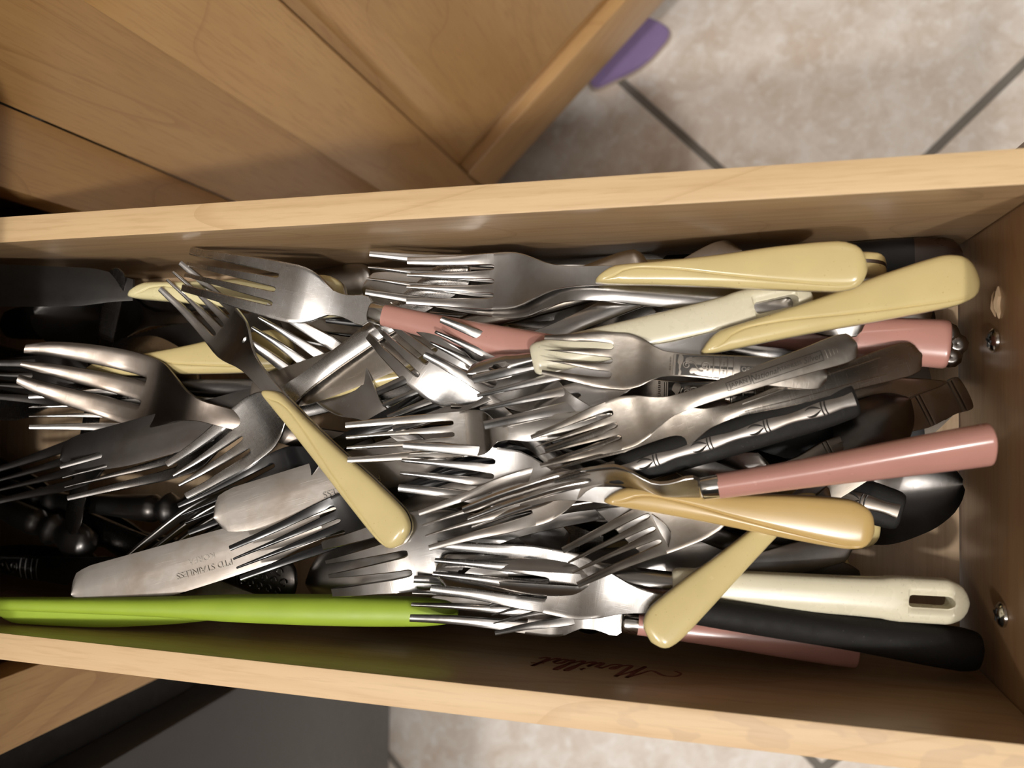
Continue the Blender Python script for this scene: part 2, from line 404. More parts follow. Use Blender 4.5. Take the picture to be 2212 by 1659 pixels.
# ---- black dishwasher under the counter on the near side
dw = empty('dishwasher', (XF, -0.47, FLOOR_Z)); tag(dw, 'black dishwasher front under the counter, beside the drawer cabinet', 'dishwasher')
def dbox(name, x0, x1, y0, y1, z0, z1, mat, bev=0.002):
    return link(name, box_mesh(name, x0 - XF, x1 - XF, y0 + 0.47, y1 + 0.47, z0 - FLOOR_Z, z1 - FLOOR_Z, bev), mat, dw)
dbox('door_panel', XF - 0.03, XF + 0.002, -0.79, -0.205, -0.42, 0.122, 'dishwasher', 0.004)
dbox('gap_backing', XF - 0.05, XF - 0.031, -0.795, -0.180, -0.42, 0.122, 'near_black')  # near-black sheet filling the dark gap beside the door panel
dbox('toe_panel', XF - 0.06, XF - 0.045, -0.79, -0.205, FLOOR_Z, -0.421, 'near_black')

# ---- the open drawer
DX0, DX1, DY0, DY1, TH = -0.47, 0.0925, -0.0945, 0.0648, 0.0108
drw = empty('drawer', (0, 0, -0.012)); tag(drw, 'open maple drawer crammed full of loose cutlery', 'drawer')
def rbox(name, x0, x1, y0, y1, z0, z1, mat, bev=0.0007, parent=drw):
    return link(name, box_mesh(name, x0, x1, y0, y1, z0 + 0.012, z1 + 0.012, bev), mat, parent)
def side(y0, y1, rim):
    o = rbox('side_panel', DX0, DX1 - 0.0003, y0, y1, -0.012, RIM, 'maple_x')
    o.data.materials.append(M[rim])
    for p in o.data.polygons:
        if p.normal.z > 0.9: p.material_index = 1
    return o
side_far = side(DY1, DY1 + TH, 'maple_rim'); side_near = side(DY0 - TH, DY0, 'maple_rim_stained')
fp = rbox('front_panel', DX1, DX1 + 0.018, DY0 - TH, DY1 + TH, -0.012, RIM, 'maple_y')
rbox('drawer_front', DX1 + 0.0183, DX1 + 0.037, -0.135, 0.102, -0.035, 0.092, 'maple_y', 0.003)
rbox('back_panel', DX0 - 0.011, DX0 - 0.0003, DY0 - TH, DY1 + TH, -0.012, RIM, 'maple_y')
bot = rbox('bottom_panel', DX0, DX1 - 0.0003, DY0 + 0.0002, DY1 - 0.0002, -0.007, 0.0, 'ply', 0.0)
# screws and a gouge on the inside of the front panel
def screw(y, z):
    prof = [(0.0, 0.0042), (0.0008, 0.0041), (0.0016, 0.0032), (0.0021, 0.0018), (0.0022, 0.0008)]
    V, F, n = [], [], 20
    for dx, rr in prof:
        for k in range(n): V.append((-dx, rr * math.cos(2 * math.pi * k / n), rr * math.sin(2 * math.pi * k / n)))
    for i in range(len(prof) - 1):
        for k in range(n): F.append((i * n + k, i * n + (k + 1) % n, (i + 1) * n + (k + 1) % n, (i + 1) * n + k))
    F.append(tuple((len(prof) - 1) * n + k for k in range(n)))
    o = link('screw', finish(V, F, 'screw'), 'chrome', fp); o.location = (DX1 - 0.0002, y, z + 0.012)
    for a in (0.3, 0.3 + math.pi / 2):
        c, s = math.cos(a), math.sin(a)
        V2 = [(-0.0023 + dx, c * p - s * q, s * p + c * q) for dx in (0, 0.0012) for p, q in ((-.0022, -.0004), (.0022, -.0004), (.0022, .0004), (-.0022, .0004))]
        F2 = [(0, 1, 2, 3), (4, 5, 6, 7), (0, 1, 5, 4), (1, 2, 6, 5), (2, 3, 7, 6), (3, 0, 4, 7)]
        if a < 1: m1 = (V2, F2)
        else: me = join('recess', [m1, (V2, F2)])
    x = link('screw_recess', me, 'near_black', fp); x.location = o.location
def ray_x(px, py, xp):
    dd = RW @ np.array([px - CX, py - CY, F_PX]); t = (xp - CAM[0]) / dd[0]; return CAM + t * dd
def ray_y(px, py, yp):
    dd = RW @ np.array([px - CX, py - CY, F_PX]); t = (yp - CAM[1]) / dd[1]; return CAM + t * dd
for p in ((2151, 735), (2168, 1328)):
    q = ray_x(*p, DX1); screw(q[1], q[2])
q = ray_x(2155, 655, DX1)
V, F = [], []
for k, (oy, sz, L) in enumerate(((0.0022, 0.0009, 0.011), (-0.0018, 0.0007, 0.009), (0.0004, 0.0005, 0.007))):
    pts = [(DX1 - 0.0003 - 0.0005 * math.sin(math.pi * i / 6), q[1] + (i / 6 - .5) * L, q[2] + 0.012 + oy + 0.0006 * math.sin(i * 1.9 + k)) for i in range(7)]
    a, b = tube('s', pts, lambda t, s=sz: s * (0.25 + math.sin(math.pi * t)), 5); o = len(V); V += a; F += [tuple(i + o for i in z) for z in b]
link('splintered_gouge', finish(V, F, 'gouge'), 'ply', fp)
# script brand mark on the near side
strokes = [
    [(-1.0, .15), (-1.3, .30), (-1.25, .55), (-.8, .60), (-.2, .30), (.10, .70), (.32, 1.05)],
    [(.32, 1.05), (.30, .5), (.22, .0), (.42, .5), (.75, 1.05)], [(.75, 1.05), (.74, .5), (.72, .1), (.85, .0), (1.05, .15)],
    [(1.05, .15), (1.32, .32), (1.34, .47), (1.20, .48), (1.12, .25), (1.20, .03), (1.48, .12)],
    [(1.48, .12), (1.66, .50), (1.72, .42), (1.88, .44), (1.84, .1), (1.92, .02), (2.05, .1)],
    [(2.05, .1), (2.2, .46), (2.18, .08), (2.26, .02), (2.4, .12)],
    [(2.18, .68), (2.30, .74)], [(2.24, .64), (2.24, .80)],
    [(2.4, .12), (2.72, .60), (2.80, .92), (2.70, 1.0), (2.62, .7), (2.60, .15), (2.68, .02), (2.82, .12)],
    [(2.82, .12), (3.14, .60), (3.22, .92), (3.12, 1.0), (3.04, .7), (3.02, .15), (3.10, .02), (3.24, .15)],
    [(3.62, .40), (3.45, .48), (3.28, .30), (3.32, .05), (3.48, .08), (3.62, .40), (3.62, .08), (3.72, .02), (3.86, .14)],
    [(3.86, .14), (4.10, .75), (4.12, .85), (4.05, .3), (4.08, .04), (4.22, .05), (4.38, .18)], [(3.92, .58), (4.36, .62)]]
pL, pR = ray_y(1145, 1438, DY0), ray_y(1465, 1460, DY0)
wd = (pR[0] - pL[0]) / 5.7; zb_ = pR[2] - 0.006
parts = []
for s in strokes:
    cr = []
    for i in range(len(s) - 1):
        p0, p1, p2, p3 = s[max(0, i - 1)], s[i], s[i + 1], s[min(len(s) - 1, i + 2)]
        for k in range(5):
            t = k / 5; cr.append(tuple(0.5 * (2 * p1[j] + (p2[j] - p0[j]) * t + (2 * p0[j] - 5 * p1[j] + 4 * p2[j] - p3[j]) * t * t + (3 * p1[j] - p0[j] - 3 * p2[j] + p3[j]) * t ** 3) for j in (0, 1)))
    cr.append(s[-1])
    n = len(cr); V, F = [], []
    for i, (a, b) in enumerate(cr):
        down = cr[min(i + 1, n - 1)][1] - cr[max(i - 1, 0)][1]
        hwid = wd * (0.030 + (0.05 if down < -0.03 else 0.012))
        X = pR[0] - wd * (a + 1.3) - (b - .5) * wd * 0.45; Zc = zb_ + b * 0.0125 + 0.012
        V += [(X - hwid, DY0 + 0.00025, Zc), (X + hwid, DY0 + 0.00025, Zc), (X - hwid, DY0 + 0.00005, Zc), (X + hwid, DY0 + 0.00005, Zc)]
        if i: o = 4 * i; F += [(o - 4, o - 3, o + 1, o), (o - 2, o - 1, o + 3, o + 2), (o - 4, o, o + 2, o - 2), (o - 3, o + 1, o + 3, o - 1)]
    parts.append((V, F))
link('brand_script', join('brand_script', parts), 'brand_ink', side_near)

# ---- lilac felt pad lying on the floor at the cabinet foot
pc = un(1350, 95, FLOOR_Z)
pad = empty('felt_pad', (pc[0], pc[1], FLOOR_Z)); tag(pad, 'purple rounded felt pad with pale edge on the tiles by the cabinet', 'pad')
out = [un(*p, FLOOR_Z) - pc for p in ((1268, 135), (1282, 195), (1330, 180), (1385, 152), (1425, 115), (1448, 75), (1400, 45), (1372, 40), (1345, 62), (1300, 105))]
def slab(name, grow, z0, z1, mat):
    V, F, n = [], [], 40; pts = []
    m = len(out)
    for i in range(m):
        p0, p1, p2, p3 = (out[(i + k) % m][:2] for k in (-1, 0, 1, 2))
        for k in range(4):
            t = k / 4; pts.append(0.5 * (2 * p1 + (p2 - p0) * t + (2 * p0 - 5 * p1 + 4 * p2 - p3) * t * t + (3 * p1 - p0 - 3 * p2 + p3) * t ** 3))
    c = sum(pts) / len(pts)
    for z, g in ((z0, grow), (z1 - 0.001, grow), (z1, grow - 0.02)):
        for p in pts: q = c + (p - c) * g; V.append((q[0], q[1], z))
    n = len(pts)
    for i in range(2):
        for k in range(n): F.append((i * n + k, i * n + (k + 1) % n, (i + 1) * n + (k + 1) % n, (i + 1) * n + k))
    F.append(tuple(range(n))); F.append(tuple(2 * n + k for k in range(n)))
    return link(name, finish(V, F, name), mat, pad)
slab('felt_top', 0.985, 0.004, 0.012, 'purple'); slab('sole_edge', 1.03, 0.0005, 0.006, 'purple_edge')

# ================================================================== cutlery kinds
class Kind:
    def __init__(s, name, cat, L): s.name, s.cat, s.L, s.parts = name, cat, L, []
    def add(s, name, mesh, mat, parent=None, label=None):
        mesh.materials.clear(); mesh.materials.append(M[mat]); s.parts.append((name, mesh, mat, parent, label)); return len(s.parts) - 1
KIND = {}

def fork_head(K, wpts, prof, root, tines=4, head_end=0.078, th=0.0019, gap=0.00092, tipgap=0.0009, dish=0.0012, mat='steel', bow=0.052, handle_rows=None, hth=.0022, crown=.0010):
    """tines (one mesh each) under a head, and a steel handle running on when handle_rows is given"""
    w = spl(wpts); z = spl(prof)
    def zt(u, v, h):
        r = min(1, max(0, (u - head_end) / .02))
        return z(u) - dish * math.exp(-((u - bow) / 0.020) ** 2) * (1 - h * h) + crown * (1 - h * h) * r
    def zb(u, v, h): return zt(u, v, h) - th * min(1.0, 0.55 + u / 0.03) - (hth - th) * min(1, max(0, (u - head_end) / .015))
    sl = []
    fr_ = [(-1 + 2 * (k + 1) / tines) for k in range(tines - 1)]
    for fk in fr_:
        def s(u, fk=fk):
            g = gap + tipgap * (1 - u / root)
            r = 0.0022
            if u > root - r: g *= math.sqrt(max(0.0, 1 - ((u - (root - r)) / r) ** 2))
            if u >= root - 1e-9: g = 0.0
            return fk * w(u) * (1 + 0.02 * (1 - u / root)), g
        sl.append(s)
    ut = lin(0, root - 0.0026, 14) + [root - 0.0018, root - 0.0011, root - 0.0005, root - 0.00015, root]
    ub = lin(root + 0.0012, head_end, 14)
    us = ut + ub + (handle_rows or [])
    nt, nh = len(ut) - 1, len(ut) - 1 + len(ub)
    lo = lambda u: -w(u); hi = lambda u: w(u)
    ms = plate('fork', us, lo, hi, sl, zt, zb, fr=(0, .08, .28, .5, .72, .92, 1), ch=.00022, sharp=26, strip_crown=lambda u: .00042 * max(0, 1 - (u / root) ** 3), group=lambda i, k: (k if i < nt else 100 if i < nh else 101))
    h = K.add('head', ms[100], mat)
    for k in range(tines): K.add('tine', ms[k], mat, h)
    hd = K.add('handle', ms[101], mat) if handle_rows else None
    K.w, K.z, K.top = w, z, zt
    return w, z, hd

HEADW = [(0, .0088), (.02, .0100), (.045, .0120), (.055, .0122), (.063, .0112), (.071, .0078), (.079, .0046), (.090, .0034)]
FPROF = [(0, .0085), (.018, .0030), (.040, 0), (.056, .0012), (.070, .0052), (.085, .0082), (.105, .0080), (.185, 0)]

def steel_fork(key, cat='fork', L=.185, wp=None, prof=None, hpts=None, mat='steel', hth=.0022, deco=None, tines=4, root=.050, head_end=.078, **kw):
    K = Kind('fork', cat, L)
    wp = (wp or HEADW) + (hpts or [(.12, .0042), (.155, .0066), (.176, .0086), (.1825, .0074), (L, .0015)])
    prof = prof or FPROF
    uh = lin(head_end + .002, L - .010, 24) + [L - .0075, L - .005, L - .003, L - .0014, L - .0004, L]
    w, z, hd = fork_head(K, wp, prof, root, tines, head_end, mat=mat, handle_rows=uh, hth=hth, **kw)
    if deco: deco(K, hd)
    KIND[key] = K
    return K
def on_top(K, u0, off=0.0):
    """flat lettering coordinates -> handle surface around u0"""
    def fn(x, y, zz):
        u = u0 + x; h = max(-1, min(1, y / max(K.w(u), 1e-4)))
        return (u, y, K.top(u, y, h) + off + zz)
    return fn
def frame(K, u0, u1, hw, rad=.00022):
    n = 8; pts = []
    for a, b in (((u0, -hw), (u1, -hw)), ((u1, -hw), (u1, hw)), ((u1, hw), (u0, hw)), ((u0, hw), (u0, -hw))):
        for i in range(n): pts.append((a[0] + (b[0] - a[0]) * i / n, a[1] + (b[1] - a[1]) * i / n))
    pts.append(pts[0])
    return tube('f', [(u, v, K.top(u, v, v / K.w(u)) + .00005) for u, v in pts], rad, 5)
def deco_japan(K, hd):
    for body, size, u, sh in (('JAPAN', .0036, .1170, 0), ('National', .0046, .1315, .35), ('STAINLESS', .0028, .1465, 0), ('Silver', .0046, .1590, .35)):
        K.add('lettering', text_mesh('lettering', body, size, .00008, on_top(K, u, .0001), shear=sh), 'dark_relief', hd)
    K.add('panel_border', join('panel_border', [frame(K, .1105, .1235, .0023, .0002), frame(K, .1248, .1650, .0028, .0002)]), 'dark_relief', hd)
    bars = []
    for i in range(4):
        u = .1672 + i * .0021; bars.append(tube('b', [(u, v, K.top(u, v, v / K.w(u)) + .0001) for v in lin(-.0024 + i * .0004, .0024 - i * .0004, 5)], .0005 - i * .00007, 6))
    K.add('bar_relief', join('bar_relief', bars), 'steel', hd)
def deco_scroll(text):
    def fn(K, hd):
        S = []
        P = lambda u, v: (u, v, K.top(u, v, v / max(K.w(u), 1e-4)) + .00025)
        def spiral(cu, cv, r0, turns, a0, sgn): return [P(cu + r0 * (1 - .75 * t) * math.cos(a0 + sgn * turns * 6.28 * t), cv + r0 * (1 - .75 * t) * math.sin(a0 + sgn * turns * 6.28 * t)) for t in lin(0, 1, 22)]
        S.append(tube('s', spiral(.0875, .0002, .0022, 1.3, 2.2, 1), .00045))
        S.append(tube('s', spiral(.0985, .0003, .0030, 1.3, -1.2, 1), .0005))
        S.append(tube('s', [P(.0890 + .0085 * t, .0020 - .0046 * t + .0012 * math.sin(6.28 * t)) for t in lin(0, 1, 10)], .0005))
        for k in range(6): S.append(tube('b', [P(.0775, -.0038 + k * .00152), P(.0782, -.0038 + k * .00152)], .00055))
        for u in (.0800, .1035, .1075, .1118, .1155): S.append(tube('b', [P(u, v) for v in lin(-K.w(u) * .85, K.w(u) * .85, 5)], .00042))
        for k in range(6): S.append(tube('b', [P(.1092 + .0009 * math.cos(1.57 * t), -.0032 + k * .00125) for t in (-1, -.5, 0, .5, 1)], .0003))
        K.add('scroll_relief', join('scroll_relief', S), 'steel', hd)
        K.add('recess', join('recess', [([(u, v * K.w(u), K.top(u, v * K.w(u), v) + .00008) for u in lin(.081, .1155, 8) for v in (-.88, 0, .88)],
              [(i * 3 + j, i * 3 + j + 1, i * 3 + j + 4, i * 3 + j + 3) for i in range(7) for j in (0, 1)])]), 'dark_relief', hd)
        if text:
            K.add('lettering', text_mesh('lettering', text, .0040, .00012, on_top(K, .1290, .00035), space=1.05), 'steel', hd)
            K.add('name_plate', join('name_plate', [([(u, v, K.top(u, v, v / K.w(u)) + .0003) for u in lin(.1195, .1390, 6) for v in (-.0021, 0, .0021)],
                  [(i * 3 + j, i * 3 + j + 1, i * 3 + j + 4, i * 3 + j + 3) for i in range(5) for j in (0, 1)])]), 'dark_relief', hd)
    return fn
def deco_lines(K, hd):
    S = []
    for s in (-1, 1):
        S.append(tube('l', [(u, s * K.w(u) * .55, K.top(u, 0, .55) + .0001) for u in lin(.095, .165, 14)], .00035, 5))
    K.add('handle_lines', join('handle_lines', S), 'steel', hd)
def deco_bamboo(K, hd):
    S = []
    P = lambda u, v: (u, v, K.top(u, v, v / K.w(u)) + .0002)
    for u in (.095, .118, .141, .164, .180):
        for dx in (-.0009, .0009): S.append(tube('n', [P(u + dx + 8 * v * v, v) for v in lin(-K.w(u) * .95, K.w(u) * .95, 7)], .00055))
    for u in (.108, .131, .153):
        for k in (-1, 0, 1): S.append(tube('n', [P(u - .008 * t, k * .0014 + .0012 * k * t) for t in lin(0, 1, 6)], lambda t: .00055 * (1 - t) + .0001))
    K.add('bamboo_rings', join('bamboo_rings', S), 'steel', hd)
def deco_rose(K, hd):
    S = []; L = K.L
    for a, rr, d in [(0, .0045, 0)] + [(k * 1.047, .0042, .0052) for k in range(6)]:
        cu, cv = L - .0085 + d * math.cos(a), d * math.sin(a)
        V = []; F = []; n = 10
        for j, (q, hh) in enumerate(((1, 0), (.8, .0012), (.4, .0019), (.05, .0014))):
            for k in range(n): V.append((cu + rr * q * math.cos(6.28 * k / n), cv + rr * q * math.sin(6.28 * k / n), K.top(min(cu, L - .002), 0, 0) + hh - .0004))
        for j in range(3):
            for k in range(n): F.append((j * n + k, j * n + (k + 1) % n, (j + 1) * n + (k + 1) % n, (j + 1) * n + k))
        F.append(tuple(3 * n + k for k in range(n))); S.append((V, F))
    K.add('flower_relief', join('flower_relief', S), 'steel', hd)
def deco_dots(K, hd):
    S = []
    for i in range(5):
        for j in (-1, 0, 1):
            u = K.L - .028 + i * .0052 + (.0026 if j == 0 else 0); v = j * .0038
            S.append(tube('c', [(u + .0016 * math.cos(a), v + .0014 * math.sin(a), K.top(u, v, v / K.w(u)) + .0001) for a in lin(0, 5.2, 10)], .0004, 5))
    for u in (K.L - .033, K.L - .031): S.append(tube('b', [(u, v, K.top(u, v, v / K.w(u)) + .0001) for v in lin(-.006, .006, 5)], .0004, 5))
    K.add('scroll_relief', join('scroll_relief', S), 'steel', hd)

steel_fork('plain')
steel_fork('salad', L=.155, root=.032, head_end=.066, bow=.040, wp=[(0, .0098), (.016, .0114), (.030, .0130), (.040, .0131), (.048, .0114), (.055, .0076), (.062, .0047), (.075, .0037)],
           hpts=[(.10, .0042), (.13, .0064), (.146, .0078), (.152, .0066), (.155, .0015)], prof=[(0, .0065), (.012, .0022), (.028, 0), (.041, .0012), (.053, .0048), (.066, .0075), (.085, .0072), (.155, 0)])
steel_fork('plain_flat', hpts=[(.12, .0052), (.16, .0064), (.180, .0070), (.1835, .0060), (.185, .002)], root=.046)
steel_fork('lined', deco=deco_lines, hpts=[(.12, .0058), (.155, .0072), (.176, .0082), (.1825, .0070), (.185, .0015)])
steel_fork('japan', deco=deco_japan, root=.048, gap=.0014, wp=[(0, .0095), (.02, .0118), (.040, .0142), (.052, .0146), (.062, .0124), (.071, .0082), (.080, .0054), (.092, .0048)], hpts=[(.12, .0056), (.155, .0070), (.176, .0082), (.1825, .0072), (.185, .002)])
steel_fork('orleans', deco=deco_scroll('ORLEANS'), root=.043, wp=[(0, .0122), (.018, .0150), (.036, .0176), (.050, .0176), (.060, .0150), (.068, .0104), (.075, .0078), (.088, .0070)], L=.172, hpts=[(.105, .0076), (.13, .0084), (.160, .0092), (.168, .0080), (.172, .003)], gap=.0017, tipgap=.0014)
steel_fork('scroll', deco=deco_scroll(None), root=.043, wp=[(0, .0080), (.018, .0098), (.036, .0122), (.050, .0124), (.060, .0106), (.068, .0072), (.075, .0050), (.088, .0044)], hpts=[(.105, .0054), (.13, .0062), (.165, .0078), (.18, .007), (.185, .002)])
steel_fork('bamboo', deco=deco_bamboo, root=.040, hpts=[(.095, .0048), (.105, .0042), (.118, .0056), (.130, .0047), (.141, .0064), (.152, .0054), (.164, .0072), (.176, .0066), (.183, .0076), (.1845, .0072), (.185, .0060)], hth=.0035)
steel_fork('mirror', root=.052, wp=[(0, .0100), (.02, .0108), (.045, .0112), (.060, .0114), (.066, .0108), (.071, .0080), (.074, .0052), (.080, .0046)], hpts=[(.09, .0060), (.12, .0064), (.155, .0068), (.18, .007), (.1835, .006), (.185, .003)],
           prof=[(0, .0085), (.02, .0025), (.045, 0), (.058, .0004), (.066, .0030), (.074, .0078), (.082, .0092), (.105, .0085), (.185, 0)], dish=.0004)
steel_fork('rose', deco=deco_rose, hpts=[(.12, .0040), (.15, .0050), (.168, .0062), (.177, .0092), (.1825, .0080), (.185, .002)])
steel_fork('dots', deco=deco_dots, hpts=[(.12, .0050), (.15, .0070), (.176, .0092), (.183, .0088), (.185, .0070)])
steel_fork('black_fork', mat='black_gloss', hpts=[(.12, .0052), (.16, .0070), (.180, .0074), (.1835, .006), (.185, .002)], root=.052, tipgap=.0008)
steel_fork('three_tine', tines=3, root=.046, head_end=.080, tipgap=.0006, gap=.0010, dish=.0012, L=.150, bow=.050,
           wp=[(0, .0085), (.008, .0118), (.024, .0145), (.040, .0155), (.050, .0148), (.060, .0105), (.068, .0062), (.078, .0042)],
           hpts=[(.10, .0042), (.125, .0056), (.142, .0070), (.147, .0060), (.150, .0015)],
           prof=[(0, .0120), (.014, .0052), (.036, 0), (.050, .0012), (.062, .0060), (.074, .0095), (.10, .0085), (.150, 0.003)])

# ---- scales of the butter-yellow handles
def yellow_handle(K, u0, u1, z, mat):
    n = u1 - u0
    hi = spl([(u0, -.0020), (u0 + .003, .0008), (u0 + .008, .0034), (u0 + .025, .0044), (u0 + .045, .0060), (u0 + .068, .0086), (u1 - .010, .0096), (u1 - .004, .0078), (u1 - .0012, .0046), (u1, -.0004)])
    lo = spl([(u0, -.0030), (u0 + .004, -.0037), (u0 + .025, -.0046), (u0 + .045, -.0058), (u0 + .068, -.0074), (u1 - .010, -.0082), (u1 - .004, -.0072), (u1 - .0012, -.0046), (u1, -.0010)])
    gc = spl([(u0, -.0025), (u0 + .006, -.0018), (u0 + .011, .0008), (u0 + .017, .0018), (u0 + .028, .0010), (u0 + .050, -.0022), (u0 + .070, -.0048), (u1 - .006, -.0066), (u1, -.0008)])
    def sl(u): return min(max(gc(u), lo(u) + .0004), hi(u) - .0004), 0.0
    T = .0047
    def dome(h): return (max(0.0, 1 - abs(h) ** 3.2)) ** (1 / 3.2)
    def endf(u): return math.sqrt(max(0.03, 1 - max(0, (u - (u1 - .0045)) / .0045) ** 2)) * math.sqrt(max(0.03, 1 - max(0, ((u0 + .003) - u) / .003) ** 2))
    def zt(u, v, h):
        c, _ = sl(u)
        g = .00050 * math.exp(-((v - c) / .00026) ** 2) * min(1, max(0, (u - u0 - .004) / .004)) * min(1, max(0, (u1 - .004 - u) / .003))
        return z(u) + .0008 + (T - .0008) * dome(h) * endf(u) - g
    us = [u0, u0 + .0008, u0 + .002, u0 + .0035, u0 + .0055] + lin(u0 + .008, u1 - .010, 30) + [u1 - .0075, u1 - .0055, u1 - .004, u1 - .0026, u1 - .0014, u1 - .0005, u1]
    fr = (0, .02, .07, .16, .35, .65, .84, .93, .98, 1)
    K.add('handle_scale', plate('handle_scale', us, lo, hi, [sl], zt, lambda u, v, h: z(u) + .0007, fr=fr, ch=0, sharp=60), mat)
    K.add('handle_scale', plate('handle_scale', us, lo, hi, [sl], lambda u, v, h: z(u) - .0007, lambda u, v, h: z(u) - .0008 - (T - .0008) * dome(h) * endf(u), fr=fr, ch=0, sharp=60), mat)
    K.add('tang', plate('tang', us, lambda u: lo(u) - .00005, lambda u: hi(u) + .00005, [], lambda u, v, h: z(u) + .00068, lambda u, v, h: z(u) - .00068, fr=(0, .5, 1), ch=.0001), 'tang')
YPROF = [(0, .0065), (.014, .0022), (.031, 0), (.044, .0012), (.057, .0042), (.074, .0058), (.175, .0045)]
def yellow_fork(key, mat):
    K = Kind('fork', 'fork', .175)
    wp = [(0, .0098), (.018, .0107), (.034, .0116), (.042, .0116), (.050, .0098), (.057, .0066), (.063, .0048), (.072, .0039), (.094, .0036)]
    w, z, _h = fork_head(K, wp, YPROF, .0355, head_end=.092, bow=.040)
    yellow_handle(K, .0790, .175, z, mat); KIND[key] = K
yellow_fork('yellow_fork', 'yellow'); yellow_fork('amber_fork', 'amber')

def spoon_bowl(K, z, blen=.058, bw=.0195, depth=.0075, end=.085, mat='steel', name='bowl', neckw=.0036):
    f_ = blen / .058; w = spl([(0, .0020), (.0015 * f_, .0055 * f_), (.006 * f_, .0110 * f_), (.016 * f_, .0165 * f_), (.030 * f_, bw), (.042 * f_, bw * .88), (.052 * f_, bw * .52), (blen, .0060), (blen + .008, neckw), (end, neckw)])
    def bowl(u): return max(0.0, math.sin(math.pi * min(1, (u + .004) / (blen + .004)))) ** .8
    zt = lambda u, v, h: z(u) - depth * bowl(u) * (1 - h * h)
    us = [0, .0006, .0015, .003] + lin(.005, blen + .004, 26) + lin(blen + .007, end, 8)
    return K.add(name, plate('spoon_bowl', us, lambda u: -w(u), w, [lambda u: (0, 0)], zt, lambda u, v, h: zt(u, v, h) - .0014, fr=(0, .12, .35, .65, 1), ch=.0003), mat), zt
def steel_spoon(key, L=.172, deco=None):
    K = Kind('spoon', 'spoon', L)
    z = spl([(0, .0085), (.02, .0078), (.05, .0075), (.062, .0085), (.080, .0110), (.105, .0100), (L, 0)])
    spoon_bowl(K, z)
    w = spl([(.085, .0036), (.11, .0040), (.14, .0060), (L - .009, .0080), (L - .003, .0066), (L, .0015)])
    K.w = w; K.top = lambda u, v, h: z(u) + .0008 * (1 - h * h) * min(1, (u - .085) / .02)
    us = lin(.085, L - .010, 18) + [L - .0075, L - .005, L - .003, L - .0014, L - .0004, L]
    hd = K.add('handle', plate('spoon_handle', us, lambda u: -w(u), w, [lambda u: (0, 0)], K.top, lambda u, v, h: z(u) - .0016, fr=(0, .1, .35, .7, 1), ch=.0005), 'steel')
    if deco: deco(K, hd)
    KIND[key] = K
steel_spoon('spoon'); steel_spoon('rose_spoon', deco=deco_rose)
K = Kind('spoon', 'spoon', .152)
zz = spl([(0, .0085), (.02, .0078), (.036, .0072), (.046, .0078), (.058, .0085), (.152, .0045)])
spoon_bowl(K, zz, .042, .0150, .0060, .066); yellow_handle(K, .0582, .152, zz, 'yellow'); KIND['yellow_spoon'] = K

def blade(K, length, wid, z0=.0, mat='steel', tip='round', serr=False, start=0.0, neck=.0045, name='blade'):
    """flat blade, spine at +v, edge at -v"""
    if tip == 'round':
        hi = spl([(0, .0010), (.001, .0035), (.004, wid * .42), (.012, wid * .50), (length * .8, wid * .5), (length, neck)])
        lo = spl([(0, -.0010), (.001, -.0032), (.004, -wid * .34), (.014, -wid * .46), (.035, -wid * .56), (length * .75, -wid * .46), (length * .93, -neck * 1.15), (length, -neck)])
    else:
        hi = spl([(0, .0005), (.02, wid * .30), (.05, wid * .46), (length * .9, wid * .5), (length, neck)])
        lo = spl([(0, -.0002), (.012, -wid * .25), (.035, -wid * .48), (length * .9, -wid * .5), (length, -neck)])
    th = lambda h: .00075 * (0.25 + 0.75 * min(1, (h + 1) / 1.2))
    us = [0, .0004, .001, .002, .004, .007] + lin(.011, length, 24)
    lof = lo
    if serr:
        us = [0, .0004, .001, .002, .004, .007] + lin(.011, length * .75, 70) + lin(length * .77, length, 8)
        lof = lambda u: lo(u) + (.0005 if int(u / .0012) % 2 else 0) * (1 if u < length * .75 else 0)
    return K.add(name, plate('blade', us, lof, hi, [lambda u: (0, 0)], lambda u, v, h: z0 + th(h), lambda u, v, h: z0 - th(h), fr=(0, .12, .4, .75, 1), ch=.0001), mat)
def steel_knife(key, L=.212, bl=.112, wid=.0175, deco=None, serr=False, hwid=1.0, letter=None, shape='taper'):
    K = Kind('table_knife', 'knife', L)
    b = blade(K, bl, wid, .003, serr=serr)
    if shape == 'taper':
        w = spl([(bl - .002, .0047), (bl + .01, .0052), (bl + .04, .0066 * hwid), (L - .012, .0092 * hwid), (L - .004, .0082 * hwid), (L - .001, .0050), (L, .0010)])
        t = spl([(bl - .002, .0016), (bl + .006, .0030), (bl + .05, .0032), (L - .006, .0028), (L - .001, .0014), (L, .0006)])
        us = lin(bl - .002, L - .012, 22) + [L - .009, L - .006, L - .004, L - .002, L - .001, L - .0004, L]
        p = 2.4
    else:   # turned baluster handle
        pts = [(bl - .002, .0036), (bl + .004, .0062), (bl + .008, .0040), (bl + .012, .0066), (bl + .018, .0042), (bl + .05, .0050), (L - .034, .0064), (L - .030, .0046), (L - .025, .0078), (L - .020, .0050), (L - .012, .0084), (L - .004, .0066), (L, .0012)]
        w = spl(pts); t = spl([(a, min(q, .0062)) for a, q in pts]); us = lin(bl - .002, L, 60); p = 2.0
    hd = K.add('handle', loft('knife_handle', us, w, t, lambda u: .003, p), 'steel')
    K.w = w; K.top = lambda u, v, h: .003 + t(u) * (max(0, 1 - abs(h) ** p)) ** (1 / p)
    if deco: deco(K, hd)
    if letter:
        def fl(u0, v0, s):
            return lambda x, y, q: (u0 + s * x, v0 + s * y, .003 + .00078 + q)
        for bodyt, size, u0, v0 in letter: K.add('lettering', text_mesh('lettering', bodyt, size, .00006, fl(u0, v0, -1)), 'dark_relief' if key == 'knife_blue' else 'chrome', b)
    KIND[key] = K
